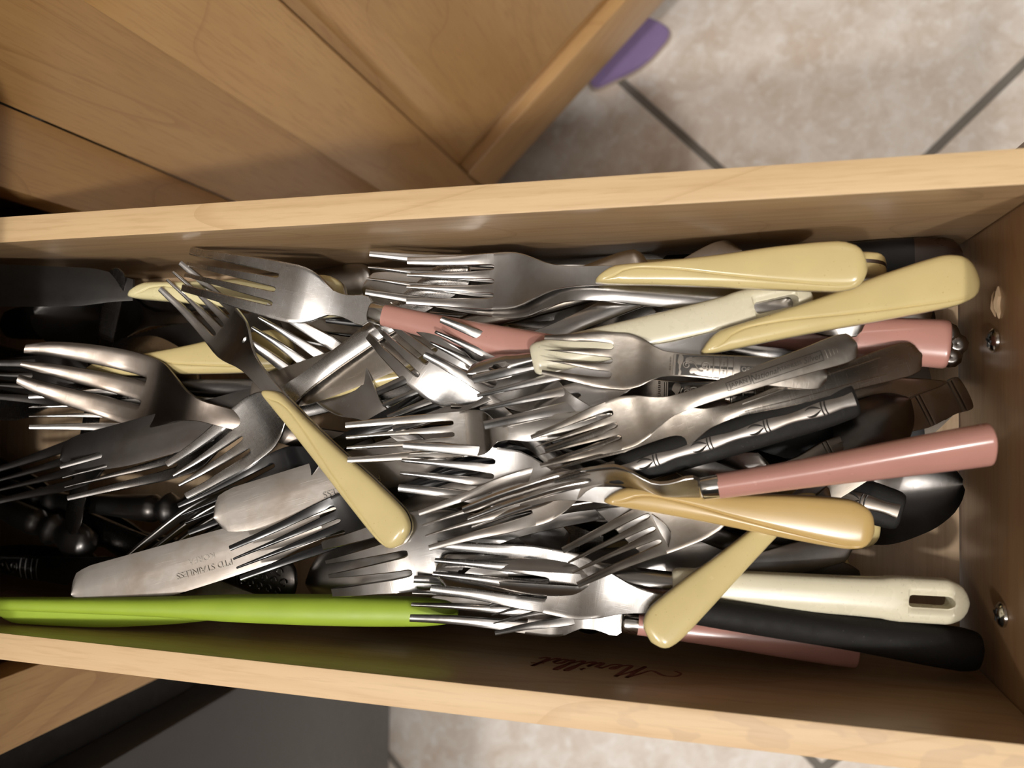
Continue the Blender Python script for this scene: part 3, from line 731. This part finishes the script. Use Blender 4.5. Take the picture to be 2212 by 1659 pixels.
steel_knife('knife'); steel_knife('knife_wide', wid=.021, bl=.108, hwid=1.05)
steel_knife('knife_korea', wid=.0195, letter=[('PTD STAINLESS', .0036, .058, -.0040), ('KOREA', .0036, .058, .0004)])
steel_knife('knife_serrated', serr=True); steel_knife('knife_dots', deco=deco_dots)
steel_knife('knife_turned', shape='turned', L=.20, bl=.09)
K = Kind('table_knife', 'knife', .205); blade(K, .110, .0175, .0047)
yellow_handle(K, .109, .205, lambda u: .0047, 'yellow'); KIND['yellow_knife'] = K
K = Kind('table_knife', 'knife', .205); blade(K, .110, .0175, .0047)
yellow_handle(K, .109, .205, lambda u: .0047, 'ivory'); KIND['ivory_knife'] = K

# ---- butter spreader: flat strip with rounded ends
K = Kind('spreader', 'spreader', .19)
wsp = spl([(0, .0012), (.0012, .0045), (.005, .0074), (.012, .0078), (.05, .0062), (.19 - .012, .0070), (.19 - .003, .0055), (.19, .0012)])
us = [0, .0005, .0012, .0025, .005] + lin(.008, .178, 24) + [.182, .186, .188, .1895, .19]
K.add('body', plate('spreader', us, lambda u: -wsp(u), wsp, [lambda u: (0, 0)], lambda u, v, h: .0012, lambda u, v, h: 0, fr=(0, .15, .6, 1), ch=.0002), 'steel')
K.add('score_line', join('score', [tube('s', [(.0125 + .0012 * v / .006, v, .0012) for v in lin(-.0066, .0066, 4)], .00022, 5)]), 'chrome', 0); KIND['spreader'] = K

# ---- pink handles with chrome ferrule
def pink_handle(K, u0, u1, z):
    K.add('ferrule', loft('ferrule', [u0, u0 + .0006, u0 + .0014, u0 + .0070, u0 + .0076], spl([(u0, .0030), (u0 + .0006, .0043), (u0 + .0014, .0047), (u0 + .0076, .0048)]), spl([(u0, .0024), (u0 + .0006, .0036), (u0 + .0014, .0041), (u0 + .0076, .0042)]), z, 2.2), 'chrome')
    a = u0 + .0072
    hw = spl([(a, .0047), (a + .03, .0056), (u1 - .02, .0080), (u1 - .0012, .0086), (u1 - .0003, .0082), (u1, .0074)])
    hh = spl([(a, .0042), (a + .03, .0047), (u1 - .02, .0056), (u1 - .0012, .0058), (u1 - .0003, .0054), (u1, .0047)])
    K.add('handle', loft('pink_handle', [a] + lin(a + .001, u1 - .003, 26) + [u1 - .0018, u1 - .0012, u1 - .0007, u1 - .0003, u1], hw, hh, z, 2.5, 28), 'pink')
K = Kind('fork', 'fork', .195)
pz = [(0, .0090), (.02, .0040), (.045, .0008), (.062, .0012), (.072, .0050), (.080, .0072), (.095, .0075), (.195, .0058)]
w, z, _h = fork_head(K, [(0, .0102), (.02, .0108), (.045, .0122), (.060, .0126), (.067, .0112), (.073, .0072), (.077, .0050), (.082, .0050), (.0895, .0066), (.0925, .0062), (.0945, .0035)], pz, .052, head_end=.0945, dish=.0004)
pink_handle(K, .0925, .195, z); KIND['pink_fork'] = K

# ---- black handles with an inlaid bamboo strip
K = Kind('fork', 'fork', .180)
bz = [(0, .0080), (.018, .0030), (.038, 0), (.052, .0012), (.064, .0045), (.080, .0070), (.18, .0055)]
bw_ = [(0, .0085), (.018, .0098), (.038, .0118), (.048, .0118), (.056, .0100), (.064, .0062), (.070, .0036), (.080, .0030)]
w, z, _h = fork_head(K, bw_, bz, .044, head_end=.078, bow=.046)
hw = spl([(.074, .0012), (.080, .0046), (.088, .0066), (.12, .0076), (.165, .0080), (.177, .0074), (.1795, .0064), (.18, .0050)])
hh = spl([(.074, .0010), (.080, .0026), (.088, .0036), (.165, .0042), (.1795, .0036), (.18, .0030)])
hb = K.add('handle', loft('bamboo_handle', lin(.074, .086, 6) + lin(.090, .176, 22) + [.178, .1795, .18], hw, hh, lambda u: z(u) - .0008, 3.2, 24), 'black_worn')
ww = spl([(.074, .0026), (.088, .0019), (.098, .0025), (.106, .0018), (.120, .0025), (.130, .0018), (.143, .0026), (.153, .0019), (.166, .0028), (.174, .0023), (.1785, .0028)])
KT = lambda u: z(u) - .0008 + hh(u) + .00035
st = K.add('inlay_strip', plate('inlay', lin(.076, .1785, 60), lambda u: -ww(u), ww, [lambda u: (0, 0)], lambda u, v, h: KT(u) + .0003 * (1 - h * h), lambda u, v, h: KT(u) - .0012, fr=(0, .2, .6, 1), ch=.0002), 'steel', hb)
S = []
for u in (.098, .120, .143, .166):
    S.append(tube('n', [(u + .0006 + 60 * v * v, v, KT(u) + .0003) for v in lin(-ww(u) * .95, ww(u) * .95, 6)], .0003, 5)); S.append(tube('n', [(u - .0008 + 60 * v * v, v, KT(u) + .0003) for v in lin(-ww(u) * .95, ww(u) * .95, 6)], .0003, 5))
    for s in (-1, 1): S.append(tube('n', [(u - .0012 - .0062 * t, s * (.0002 + .0016 * math.sin(2.6 * t)), KT(u) + .00025) for t in lin(0, 1, 7)], lambda t: .0005 * math.sin(3.14 * (.1 + .85 * t)), 5))
K.add('leaf_engraving', join('leaf', S), 'dark_relief', hb); KIND['bamboo_black'] = K

# ---- long fork with a black round handle
K = Kind('fork', 'fork', .212)
lz = [(0, .0065), (.018, .0030), (.040, .0008), (.052, .0022), (.068, .0075), (.085, .0100), (.212, .0062)]
w, z, _h = fork_head(K, [(0, .0105), (.02, .0115), (.040, .0130), (.055, .0130), (.066, .0100), (.076, .0060), (.086, .0040), (.098, .0036)], lz, .046, head_end=.100, bow=.052)
K.add('handle', loft('round_handle', lin(.094, .10, 4) + lin(.104, .205, 22) + [.2085, .2105, .2115, .212], spl([(.094, .0030), (.10, .0052), (.16, .0064), (.205, .0082), (.2105, .0072), (.212, .0040)]), spl([(.094, .0030), (.10, .0050), (.16, .0058), (.205, .0066), (.2105, .0058), (.212, .0034)]), z, 2.1, 24), 'black_worn'); KIND['long_black'] = K

# ---- peelers with a cream handle ending in a slotted loop
def peeler(key, mat='white', L=.185, h0=.085, bs_=1.0):
    K = Kind('peeler', 'peeler', L)
    z = lambda u: .0045
    wb = spl([(0, .0020 * bs_), (.003, .0060 * bs_), (h0 * .6, .0070 * bs_), (h0 * .72, .0060 * bs_), (h0 + .004, .0042 * bs_)]); sb = h0 * .62
    def bs(u):
        g = .0022 * bs_ if .010 < u < sb else 0.0
        if .0085 < u <= .010 or sb <= u < sb + .0015: g = .0012 * bs_
        return 0.0, g
    K.add('blade', plate('peeler_blade', lin(0, .008, 5) + [.0086, .0098, .0102] + lin(.0110, sb - .002, 8) + [sb - .0002, sb + .0002, sb + .0016] + lin(sb + .004, h0 + .004, 6), lambda u: -wb(u), wb, [bs], lambda u, v, h: .0045 + .003 * (1 - h * h), lambda u, v, h: .0035 + .003 * (1 - h * h), fr=(0, .3, .7, 1), ch=.0002), 'steel')
    e = L
    hw = spl([(h0, .0046), (h0 + .001, .0056), (h0 + .003, .0060), (e - .045, .0066), (e - .030, .0070), (e - .024, .0078), (e - .008, .0078), (e - .003, .0062), (e - .0008, .0034), (e, .0008)])
    s0, s1 = e - .021, e - .0055
    def hs(u):
        if u <= s0 or u >= s1: return 0.0, 0.0
        r = .0021; q = 1.0
        if u < s0 + r: q = math.sqrt(max(0, 1 - ((s0 + r - u) / r) ** 2))
        if u > s1 - r: q = min(q, math.sqrt(max(0, 1 - ((u - s1 + r) / r) ** 2)))
        return 0.0, .0021 * q
    T = spl([(h0, .0030), (h0 + .002, .0043), (e - .03, .0045), (e - .006, .0040), (e - .001, .0028), (e, .0018)])
    def dm(u, v, h):
        q = (max(0, 1 - abs(h) ** 3)) ** (1 / 3)
        c, g = hs(u)
        if s0 - .001 < u < s1 + .001: q *= 1 - .35 * math.exp(-((abs(v) - .0021) / .0011) ** 2) * min(1, g / .0021 + .2)
        return q
    us = [h0, h0 + .0006, h0 + .0014, h0 + .003] + lin(h0 + .006, s0 - .002, 24) + [s0, s0 + .0002, s0 + .0008, s0 + .0016, s0 + .0022] + lin(s0 + .004, s1 - .004, 8) + [s1 - .0022, s1 - .0016, s1 - .0008, s1 - .0002, s1, e - .004, e - .003, e - .002, e - .001, e - .0004, e]
    K.add('handle', plate('peeler_handle', us, lambda u: -hw(u), hw, [hs], lambda u, v, h: .0045 + T(u) * dm(u, v, h), lambda u, v, h: .0045 - T(u) * dm(u, v, h), fr=(0, .03, .1, .25, .5, .75, .9, .97, 1), ch=0, sharp=50), mat)
    KIND[key] = K
peeler('peeler'); peeler('peeler_short', L=.124, h0=.024, bs_=.6)
# ---- knives with a plain bar handle (cream / black with rivets)
def bar_knife(key, mat, L=.21, bl=.10, rivets=False, cap=None, tip='point'):
    K = Kind('kitchen_knife', 'knife', L); blade(K, bl + .004, .018, .005, tip=tip)
    hw = spl([(bl, .0060), (bl + .002, .0078), (bl + .04, .0072), (L - .02, .0088), (L - .005, .0080), (L - .001, .0052), (L, .0025)])
    e1 = L if not cap else L - .016
    us = [bl, bl + .001, bl + .002] + lin(bl + .005, e1 - .006, 18) + ([L - .005, L - .003, L - .001, L] if not cap else [e1 - .003, e1])
    h = K.add('handle', loft('bar_handle', us, hw, lambda u: .0050, lambda u: .005, 3.0, 24), mat)
    if cap: K.add('end_cap', loft('end_cap', [e1, e1 + .004, L - .006, L - .003, L - .001, L], hw, lambda u: .0050 if u < L - .002 else .0042, lambda u: .005, 3.0, 24), cap)
    if rivets:
        for u in (bl + .022, bl + .055, e1 - .022):
            V, F, n = [], [], 14
            for zz_, rr in ((.0096, .0022), (.0101, .0021), (.0106, .0015), (.0108, .0006)):
                for k in range(n): V.append((u + rr * math.cos(6.2832 * k / n), -.0035 + rr * math.sin(6.2832 * k / n), zz_))
            for i in range(3):
                for k in range(n): F.append((i * n + k, i * n + (k + 1) % n, (i + 1) * n + (k + 1) % n, (i + 1) * n + k))
            F.append(tuple(3 * n + k for k in range(n))); K.add('rivet', finish(V, F, 'rivet'), 'chrome', h)
    KIND[key] = K
bar_knife('rivet_knife', 'black', rivets=True, cap='brown'); bar_knife('cream_knife', 'white', L=.195, bl=.095)
bar_knife('paring_knife', 'black', L=.17, bl=.075)
# ---- flat black turner
K = Kind('spatula', 'spatula', .20)
wt = spl([(0, .0125), (.001, .0140), (.045, .0135), (.062, .0080), (.075, .0045), (.09, .0042), (.15, .0060), (.195, .0066), (.2, .003)])
us = [0, .0005, .001] + lin(.003, .19, 30) + [.194, .197, .1988, .2]
K.add('body', plate('turner', us, lambda u: -wt(u), wt, [lambda u: (0, 0)], lambda u, v, h: spl([(0, .0022), (.06, .003), (.09, .0075), (.2, .0055)])(u), lambda u, v, h: spl([(0, .0002), (.06, .0002), (.09, .0030), (.2, .0005)])(u), fr=(0, .1, .5, 1), ch=.0003), 'black'); KIND['turner'] = K
# ---- lime green spatula: thick tapered handle, scoop blade standing on edge at the far end
K = Kind('spatula', 'spatula', .262)
hwg = spl([(0, .0010), (.0015, .0034), (.006, .0056), (.02, .0070), (.06, .0076), (.11, .0070), (.16, .0050), (.262, .0032)])
hhg = spl([(0, .0010), (.0015, .0034), (.006, .0055), (.02, .0070), (.07, .0080), (.12, .0070), (.262, .0040)])
K.add('handle', loft('green_handle', [0, .0004, .0015, .003, .006] + lin(.01, .255, 40) + [.26, .262], hwg, hhg, lambda u: .0080, 2.3, 28), 'green')
bh = spl([(.10, .001), (.125, .0060), (.16, .0100), (.20, .0120), (.245, .0110), (.258, .0060), (.262, .002)])
K.add('scoop', plate('green_scoop', lin(.10, .262, 36), lambda u: -bh(u) * .0 - .001, lambda u: bh(u), [], lambda u, v, h: .0105 - .004 * max(0.0, (h + 1) / 2) ** .6, lambda u, v, h: .0070 - .004 * max(0.0, (h + 1) / 2) ** .6, fr=(0, .1, .3, .6, .85, 1), ch=.0006), 'green'); KIND['green_spatula'] = K

for K in KIND.values():       # point cloud of each kind, for stacking the pile
    pts = []
    for name, me, *_ in K.parts:
        me.calc_loop_triangles()
        co = np.empty(len(me.vertices) * 3); me.vertices.foreach_get('co', co); co = co.reshape(-1, 3)
        tr = np.empty(len(me.loop_triangles) * 3, dtype=np.int64); me.loop_triangles.foreach_get('vertices', tr); tr = tr.reshape(-1, 3)
        a, b, c = co[tr[:, 0]], co[tr[:, 1]], co[tr[:, 2]]
        ar = np.linalg.norm(np.cross(b - a, c - a), axis=1) / 2
        n = np.maximum(1, np.ceil(ar * 3.5e6)).astype(int)
        ix = np.repeat(np.arange(len(tr)), n); r1 = np.sqrt(RNG.random(len(ix)))[:, None]; r2 = RNG.random(len(ix))[:, None]
        pts.append((1 - r1) * a[ix] + r1 * (1 - r2) * b[ix] + r1 * r2 * c[ix])
    K.pts = np.concatenate(pts)

# ================================================================== the pile
# each piece: kind, anchor ('T' tip seen, 'E' handle end seen, 'B' both), the two sighted points, roll, tint, label
BR, MD, DK, WM, MIR = (.60, .59, .58, .23), (.46, .448, .435, .25), (.15, .143, .138, .30), (.36, .325, .285, .27), (.66, .64, .61, .10)  # DK darkens the steel, painting in the shade of left and deep pieces
PILE = []
def put(kind, mode, tip, end, roll, tint, label, sc=1.0, key=None):
    PILE.append((kind, mode, tip, end, roll, tint, label, sc, key))
G = 'loose cutlery in the drawer'
# --- deepest layer, right half
put('rivet_knife', 'E', (1400, 566), (2070, 560), 0, MD, 'black-handled knife with a bright rivet, against the far corner of the drawer')
put('spoon', 'T', (2070, 1042), (1300, 1140), 0, DK, 'dark oval spoon bowl resting on the bare drawer bottom by the front')
put('yellow_knife', 'E', (1475, 1188), (1897, 1128), 0, MD, 'yellow-handled knife hidden under the amber-yellow fork handle near the front')
put('yellow_knife', 'E', (1300, 1182), (1836, 1232), 0, MD, 'yellow handle tip peeking out above the cream slotted handle')
put('knife', 'T', (1824, 1198), (1400, 1232), 180, DK, 'dark rounded knife blade lying just above the cream slotted handle')
put('bamboo_black', 'E', (1640, 1012), (1946, 1104), 0, WM, 'short black bamboo-pattern handle lying below the spoon bowl')
put('knife', 'E', (1300, 690), (2016, 690), 0, DK, 'smooth dark steel handle end just below the second yellow handle')
put('rose_spoon', 'E', (1500, 800), (2086, 742), 0, MD, 'tarnished handle with a flower-shaped end beside the front wall')
put('dots', 'E', (1600, 892), (2012, 826), 0, DK, 'dark handle with a leaf-shaped tip above the bamboo-pattern steel handle')
put('paring_knife', 'T', (2084, 858), (1980, 940), 0, WM, 'narrow pointed blade tip sticking out by the front wall')
put('turner', 'T', (1992, 902), (1500, 925), 0, DK, 'flat glossy black spatula corner below the long black bamboo handle')
put('spreader', 'T', (836, 1276), (1300, 1290), 0, BR, 'flat steel spreader with rounded end beside the green spatula tip')
put('spoon', 'T', (648, 1266), (1100, 1246), 180, MD, 'steel spoon back lying above the middle of the green spatula')
put('cream_knife', 'E', (250, 1262), (551, 1291), 0, MD, 'dirty cream rounded handle tucked beside the green spatula')
put('knife_dots', 'E', (300, 1200), (652, 1258), 0, DK, 'dark steel handle with a scroll-patterned square end above the green spatula')
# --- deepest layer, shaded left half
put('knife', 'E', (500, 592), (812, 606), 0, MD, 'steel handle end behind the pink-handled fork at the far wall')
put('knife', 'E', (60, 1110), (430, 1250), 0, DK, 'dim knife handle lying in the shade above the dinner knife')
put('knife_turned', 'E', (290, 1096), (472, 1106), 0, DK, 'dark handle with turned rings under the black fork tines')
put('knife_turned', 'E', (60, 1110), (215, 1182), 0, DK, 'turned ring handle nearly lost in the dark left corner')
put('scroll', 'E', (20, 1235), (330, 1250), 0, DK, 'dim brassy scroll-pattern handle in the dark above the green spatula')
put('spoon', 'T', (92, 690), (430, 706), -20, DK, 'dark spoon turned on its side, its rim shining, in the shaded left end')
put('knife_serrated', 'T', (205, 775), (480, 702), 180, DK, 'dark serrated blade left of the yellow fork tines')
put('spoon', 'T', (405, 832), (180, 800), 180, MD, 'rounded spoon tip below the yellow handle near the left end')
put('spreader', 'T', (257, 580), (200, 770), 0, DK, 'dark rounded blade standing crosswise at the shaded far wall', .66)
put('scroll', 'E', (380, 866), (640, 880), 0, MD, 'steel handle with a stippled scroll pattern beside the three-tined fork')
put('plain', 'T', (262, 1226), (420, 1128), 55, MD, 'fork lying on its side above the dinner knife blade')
# --- middle layer, right and far side
put('knife', 'T', (1030, 638), (1700, 662), 0, MD, 'shiny steel knife running beneath the upper yellow fork handle', .86)
put('lined', 'T', (1000, 668), (1450, 704), 180, MD, 'steel fork back whose handle runs under the cream slotted handle')
put('yellow_knife', 'E', (1380, 560), (1916, 553), 82, MD, 'yellow-handled knife standing on edge against the far wall')
put('knife', 'E', (1400, 752), (1682, 771), 0, WM, 'square-ended dull steel handle above the word ORLEANS')
put('knife', 'E', (1640, 742), (1910, 778), 0, BR, 'bright steel handle under the glossy pink handle')
put('pink_fork', 'E', (1720, 724), (2038, 747), 0, BR, 'glossy pink handle end beside the front wall under the yellow handle', key='pink3')
put('black_fork', 'E', (1420, 818), (1690, 850), 0, DK, 'black handle passing below the ORLEANS fork')
put('ivory_knife', 'E', (330, 622), (758, 650), 0, DK, 'pale ivory handle lying under the pink-handled fork tines')
put('yellow_knife', 'E', (268, 803), (648, 758), 0, DK, 'yellow handle crossing under the slanted yellow fork at the left')
put('plain', 'T', (-70, 818), (300, 832), 0, DK, 'dim brown fork tines reaching in from the left edge', 0.9)
put('plain', 'T', (84, 890), (500, 868), 0, BR, 'bright fork tines beneath the three-tined fork', 0.85)
put('plain', 'T', (-25, 1058), (200, 985), 0, DK, 'dark fork at the lower left, its tines running off the edge', 0.9)
put('plain', 'T', (165, 1040), (400, 960), 0, DK, 'fork with long gleaming tines left of the tilted fork', 0.92)
put('yellow_knife', 'E', (742, 842), (1120, 734), 0, (.16, .15, .145, .3), 'pale yellow handle slanting under the bright fork head', key='ydive')  # blade tint darkened to stand in for the shaded gap it covers
put('salad', 'T', (566, 697), (690, 800), 0, BR, 'fork tines half covered by the wide slanting blade', 1)
put('knife_wide', 'T', (548, 866), (848, 728), 0, WM, 'wide dull blade slanting between the two yellow handles', .80, key='kb')
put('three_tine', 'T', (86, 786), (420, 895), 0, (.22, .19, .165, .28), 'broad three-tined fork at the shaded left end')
put('salad', 'T', (400, 1036), (590, 880), 0, BR, 'tilted fork under the start of the slanted yellow handle', 0.95, key='tilted')
put('black_fork', 'T', (417, 1118), (589, 1030), 0, DK, 'upper black enamel fork left of the yellow handle', 0.8)
put('knife_korea', 'T', (472, 1118), (740, 1032), 0, (.30, .275, .25, .30), 'knife blade with clouded tip under the lower black fork')
put('green_spatula', 'B', (997, 1331), (-5, 1311), 0, MD, 'lime green spatula lying along the near side wall', key='green')
put('knife_korea', 'T', (167, 1282), (520, 1186), 0, (.30, .275, .25, .30), 'long dinner knife blade stamped KOREA above the green spatula')
put('black_fork', 'T', (525, 1212), (713, 1130), 0, DK, 'lower black enamel fork resting on the dinner knife', 0.82)
put('salad', 'T', (1040, 800), (1240, 880), 0, MD, 'fork buried under the crossing tines in the middle of the pile', 0.9)
put('scroll', 'T', (985, 838), (1500, 850), 0, WM, 'tarnished scroll-handled fork below the ORLEANS fork')
put('salad', 'T', (840, 890), (960, 830), 0, MD, 'thin fork tines under the bright fork neck in the centre', 0.95)
put('salad', 'T', (1090, 985), (1330, 1080), 0, DK, 'dark fork below the crossed tines right of centre', 0.9)
put('salad', 'T', (694, 1236), (930, 1186), 180, MD, 'wide fork head with greenish reflection beneath the yellow handle end', 1.1)
put('salad', 'T', (806, 690), (1000, 845), 180, BR, 'bright fork head below the pink ferrule', 0.9)
# --- near side
put('pink_fork', 'B', (897, 1282), (1838, 1390), 0, (.34, .33, .32, .27), 'pink-handled fork against the near wall under the black handle', 1)
put('scroll', 'T', (1066, 1330), (1345, 1290), 0, (.34, .33, .32, .27), 'bright fork with patterned neck pointing at the near wall', 0.72)
put('peeler', 'E', (1475, 1238), (2076, 1294), 0, MD, 'cream slotted handle near the front of the drawer, its shadow on the bottom')
put('long_black', 'B', (942, 1217), (2096, 1396), 0, (.34, .33, .32, .27), 'long fork with round black handle reaching the front corner')
put('bamboo', 'B', (1230, 1222), (2088, 846), 0, WM, 'steel fork with bamboo-pattern handle slanting to the front wall')
put('yellow_spoon', 'E', (1745, 1095), (1405, 1386), 180, DK, 'yellow-handled spoon lying face down, handle pointing at the near wall', .82)
# --- upper layer
put('yellow_fork', 'B', (388, 602), (886, 1168), 0, BR, 'yellow-handled fork slanting down across the left of the pile')
put('plain', 'T', (812, 597), (1200, 625), 0, MD, 'fork nested under the upper yellow fork, tips showing past it')
put('pink_fork', 'B', (377, 556), (1295, 766), 180, BR, 'pink-handled fork on top at the far left')
put('salad', 'T', (944, 730), (1160, 840), 0, MD, 'fork whose tines cross the pink handle', 0.88)
put('mirror', 'T', (762, 955), (1070, 932), 0, MIR, 'mirror-polished square-shouldered fork in the middle', 0.76)
put('amber_fork', 'B', (876, 1005), (1878, 1138), 0, BR, 'amber-yellow fork handle lying across the middle right')
put('pink_fork', 'B', (1020, 1094), (2128, 934), 45, BR, 'dull pink handle with chrome ferrule reaching over the front wall')
put('bamboo_black', 'B', (925, 1142), (1838, 862), 0, (.44, .41, .38, .32), 'fork with long black handle inlaid with a bamboo steel strip')
put('lined', 'B', (1187, 1005), (1990, 766), 0, WM, 'ridged steel fork nested under the National STAINLESS fork')
put('peeler_short', 'E', (1177, 785), (1745, 646), 0, MD, 'cream slotted handle between the two yellow fork handles')
put('yellow_fork', 'E', (1525, 755), (2094, 602), 0, BR, 'yellow fork handle reaching the front wall, second from the far side')
put('yellow_fork', 'B', (893, 612), (1869, 583), 0, BR, 'yellow-handled fork lying along the far wall')
put('orleans', 'T', (1175, 768), (1470, 787), 0, WM, 'tarnished fork with scroll handle stamped ORLEANS', .56)
put('japan', 'B', (1160, 975), (1850, 743), 0, WM, 'dull fork stamped JAPAN and National STAINLESS', key='japan')

# ---- lay the pieces on one another: later pieces lie over earlier ones, every piece settles as low as the ones under it allow
BX = (DX0 + .0006, DX1 - .0008, DY0 + .0008, DY1 - .0008)
import os
XLO, YLO, CELL = -0.50, -0.16, 0.0015
NYC = 220
def inside_z(px, py):
    for z in lin(0, .080, 41):
        p = un(px, py, z)
        if p[0] < DX1 - .002 and DY0 + .008 < p[1] < DY1 - .008: return z
    return 0.0
def pose(item, z0, z1):
    kind, mode, tip, end, roll = item[:5]; K = KIND[kind]; L0 = K.L; L = L0 * item[7]
    a, b = Vector(un(*tip, z0)), Vector(un(*end, z1)); best = None
    for turn in ((0,) if mode == 'B' else (0, 2, -2, 4, -4, 6, -6, 9, -9, 12, -12, 16, -16, 20, -20, 26, -26, 34, -34)):
        if mode != 'B':      # the far end is hidden: it goes where the true length takes it, swung clear of the drawer walls
            c0, c1 = Vector(un(*tip, (z0 + z1) / 2)), Vector(un(*end, (z0 + z1) / 2))
            dz = z1 - z0; run = math.sqrt(max(L * L - dz * dz, 1e-6)); d2 = Vector((c1.x - c0.x, c1.y - c0.y, 0)).normalized()
            d2 = Matrix.Rotation(math.radians(turn), 3, 'Z') @ d2
            if mode == 'T': b = a + d2 * run + Vector((0, 0, dz))
            else: a = b - d2 * run - Vector((0, 0, dz))
        x = (b - a); s = x.length / L0; x.normalize()
        y = Vector((0, 0, 1)).cross(x).normalized(); zv = x.cross(y)
        Mx = Matrix.Translation(a) @ Matrix((x, y, zv)).transposed().to_4x4() @ Matrix.Rotation(math.radians(roll), 4, 'X') @ Matrix.Scale(s, 4)
        A = np.array(Mx); E = K.ext @ A[:3, :3].T + A[:3, 3]
        lo, hi = E.min(0), E.max(0)
        sh = [max(0, BX[0] - lo[0]) - max(0, hi[0] - BX[1]), max(0, BX[2] - lo[1]) - max(0, hi[1] - BX[3])]
        bad = abs(sh[0]) + abs(sh[1])
        if best is None or bad < best[0] - 1e-4: best = (bad, Mx, a.copy(), b.copy(), s, sh)
        if bad < .0008: break
    bad, Mx, a, b, s, sh = best
    v = Vector((sh[0], sh[1], 0)); Mx = Matrix.Translation(v) @ Mx
    return Mx, a + v, b + v, s
for K in KIND.values():
    dirs = RNG.normal(size=(160, 3)); K.ext = K.pts[np.unique((K.pts @ dirs.T).argmax(0))]
    K.spts = K.pts[RNG.permutation(len(K.pts))[:min(len(K.pts), 9000)]]
NP = len(PILE); ZMAX = 0.076
ZZ = np.array([[.004 + .040 * i / NP] * 2 for i in range(NP)])
ZMIN = np.array([[inside_z(*p[2]) if p[1] in 'TB' else 0, inside_z(*p[3]) if p[1] in 'EB' else 0] for p in PILE])
KEYS = {p[8]: i for i, p in enumerate(PILE) if p[8]}
# heights of tip and handle end of every piece as it lies in the pile
ZZ = np.array([[0.0,0.018],[0.006,0.0016],[0.0,0.0138],[0.0083,0.0206],[0.0324,0.0198],[0.0,0.0225],[0.0071,0.0113],[0.0079,0.016],[0.017,0.0209],[0.0239,0.0271],[0.0291,0.0233],[0.0388,0.0321],[0.0565,0.0382],[0.0,0.04],[0.0013,0.0564],[0.0187,0.016],[0.0,0.0473],[0.0229,0.0434],[0.0468,0.0417],[0.0159,0.0557],[0.0288,0.0031],[0.0415,0.0142],[0.0541,0.0358],[0.068,0.0497],[0.0694,0.0381],[0.0636,0.0155],[0.0154,0.0182],[0.0265,0.0291],[0.0258,0.0331],[0.0353,0.0224],[0.0326,0.0274],[0.033,0.0353],[0.0437,0.0295],[0.076,0.0492],[0.076,0.0451],[0.076,0.0295],[0.0731,0.025],[0.0608,0.0484],[0.0669,0.0395],[0.0645,0.0409],[0.0632,0.0368],[0.0601,0.0435],[0.076,0.0392],[0.0664,0.0509],[0.0655,0.0503],[0.0675,0.0316],[0.0549,0.077],[0.076,0.0416],[0.0712,0.0447],[0.0543,0.036],[0.0557,0.0316],[0.068,0.0388],[0.0529,0.0343],[0.076,0.0509],[0.0677,0.0594],[0.0692,0.034],[0.0668,0.0365],[0.0688,0.0387],[0.0752,0.0333],[0.0694,0.0321],[0.0469,0.076],[0.0642,0.0745],[0.058,0.0472],[0.076,0.0682],[0.0684,0.0575],[0.0742,0.0584],[0.0736,0.0532],[0.0699,0.0664],[0.076,0.0506],[0.076,0.0479],[0.0719,0.0508],[0.076,0.0444],[0.0576,0.0622],[0.076,0.0604],[0.076,0.0597]])
POSES = []
for i, item in enumerate(PILE):
    Mx, a, b, s = pose(item, ZZ[i, 0], ZZ[i, 1]); A = np.array(Mx)
    POSES.append((Mx, a, b, s, KIND[item[0]].spts @ A[:3, :3].T + A[:3, 3]))
if os.environ.get('PILE_REPORT'):
    for it, (Mx, a, b, s, W) in zip(PILE, POSES):
        o = [W[:,0].min() < DX0, W[:,0].max() > DX1, W[:,1].min() < DY0, W[:,1].max() > DY1]
        if any(o): print('OUT', it[0], it[1], it[2], it[3], o, 'x %.3f..%.3f y %.3f..%.3f' % (W[:, 0].min(), W[:, 0].max(), W[:, 1].min(), W[:, 1].max()), it[6][:50])
    for it, (Mx, a, b, s, W) in zip(PILE, POSES):
        print('PILE %-15s %s s=%.2f z %.3f %.3f  x %.3f..%.3f y %.3f..%.3f top %.3f %s' % (it[0], it[1], s, a.z, b.z, W[:, 0].min(), W[:, 0].max(), W[:, 1].min(), W[:, 1].max(), W[:, 2].max(), it[6][:40]))

# ---- build the pieces where they lie
for item, (Mx, a, b, s, W) in zip(PILE, POSES):
    K = KIND[item[0]]
    root = empty(K.name); root.matrix_world = Mx
    tag(root, item[6], K.cat, G)
    made = []
    jit = random.uniform(.92, 1.06)
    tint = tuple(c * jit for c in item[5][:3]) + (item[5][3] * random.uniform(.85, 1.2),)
    for name, me, mat, par, lab in K.parts:
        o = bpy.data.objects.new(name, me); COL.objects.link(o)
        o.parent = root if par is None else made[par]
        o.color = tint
        if lab: o['label'] = lab
        made.append(o)
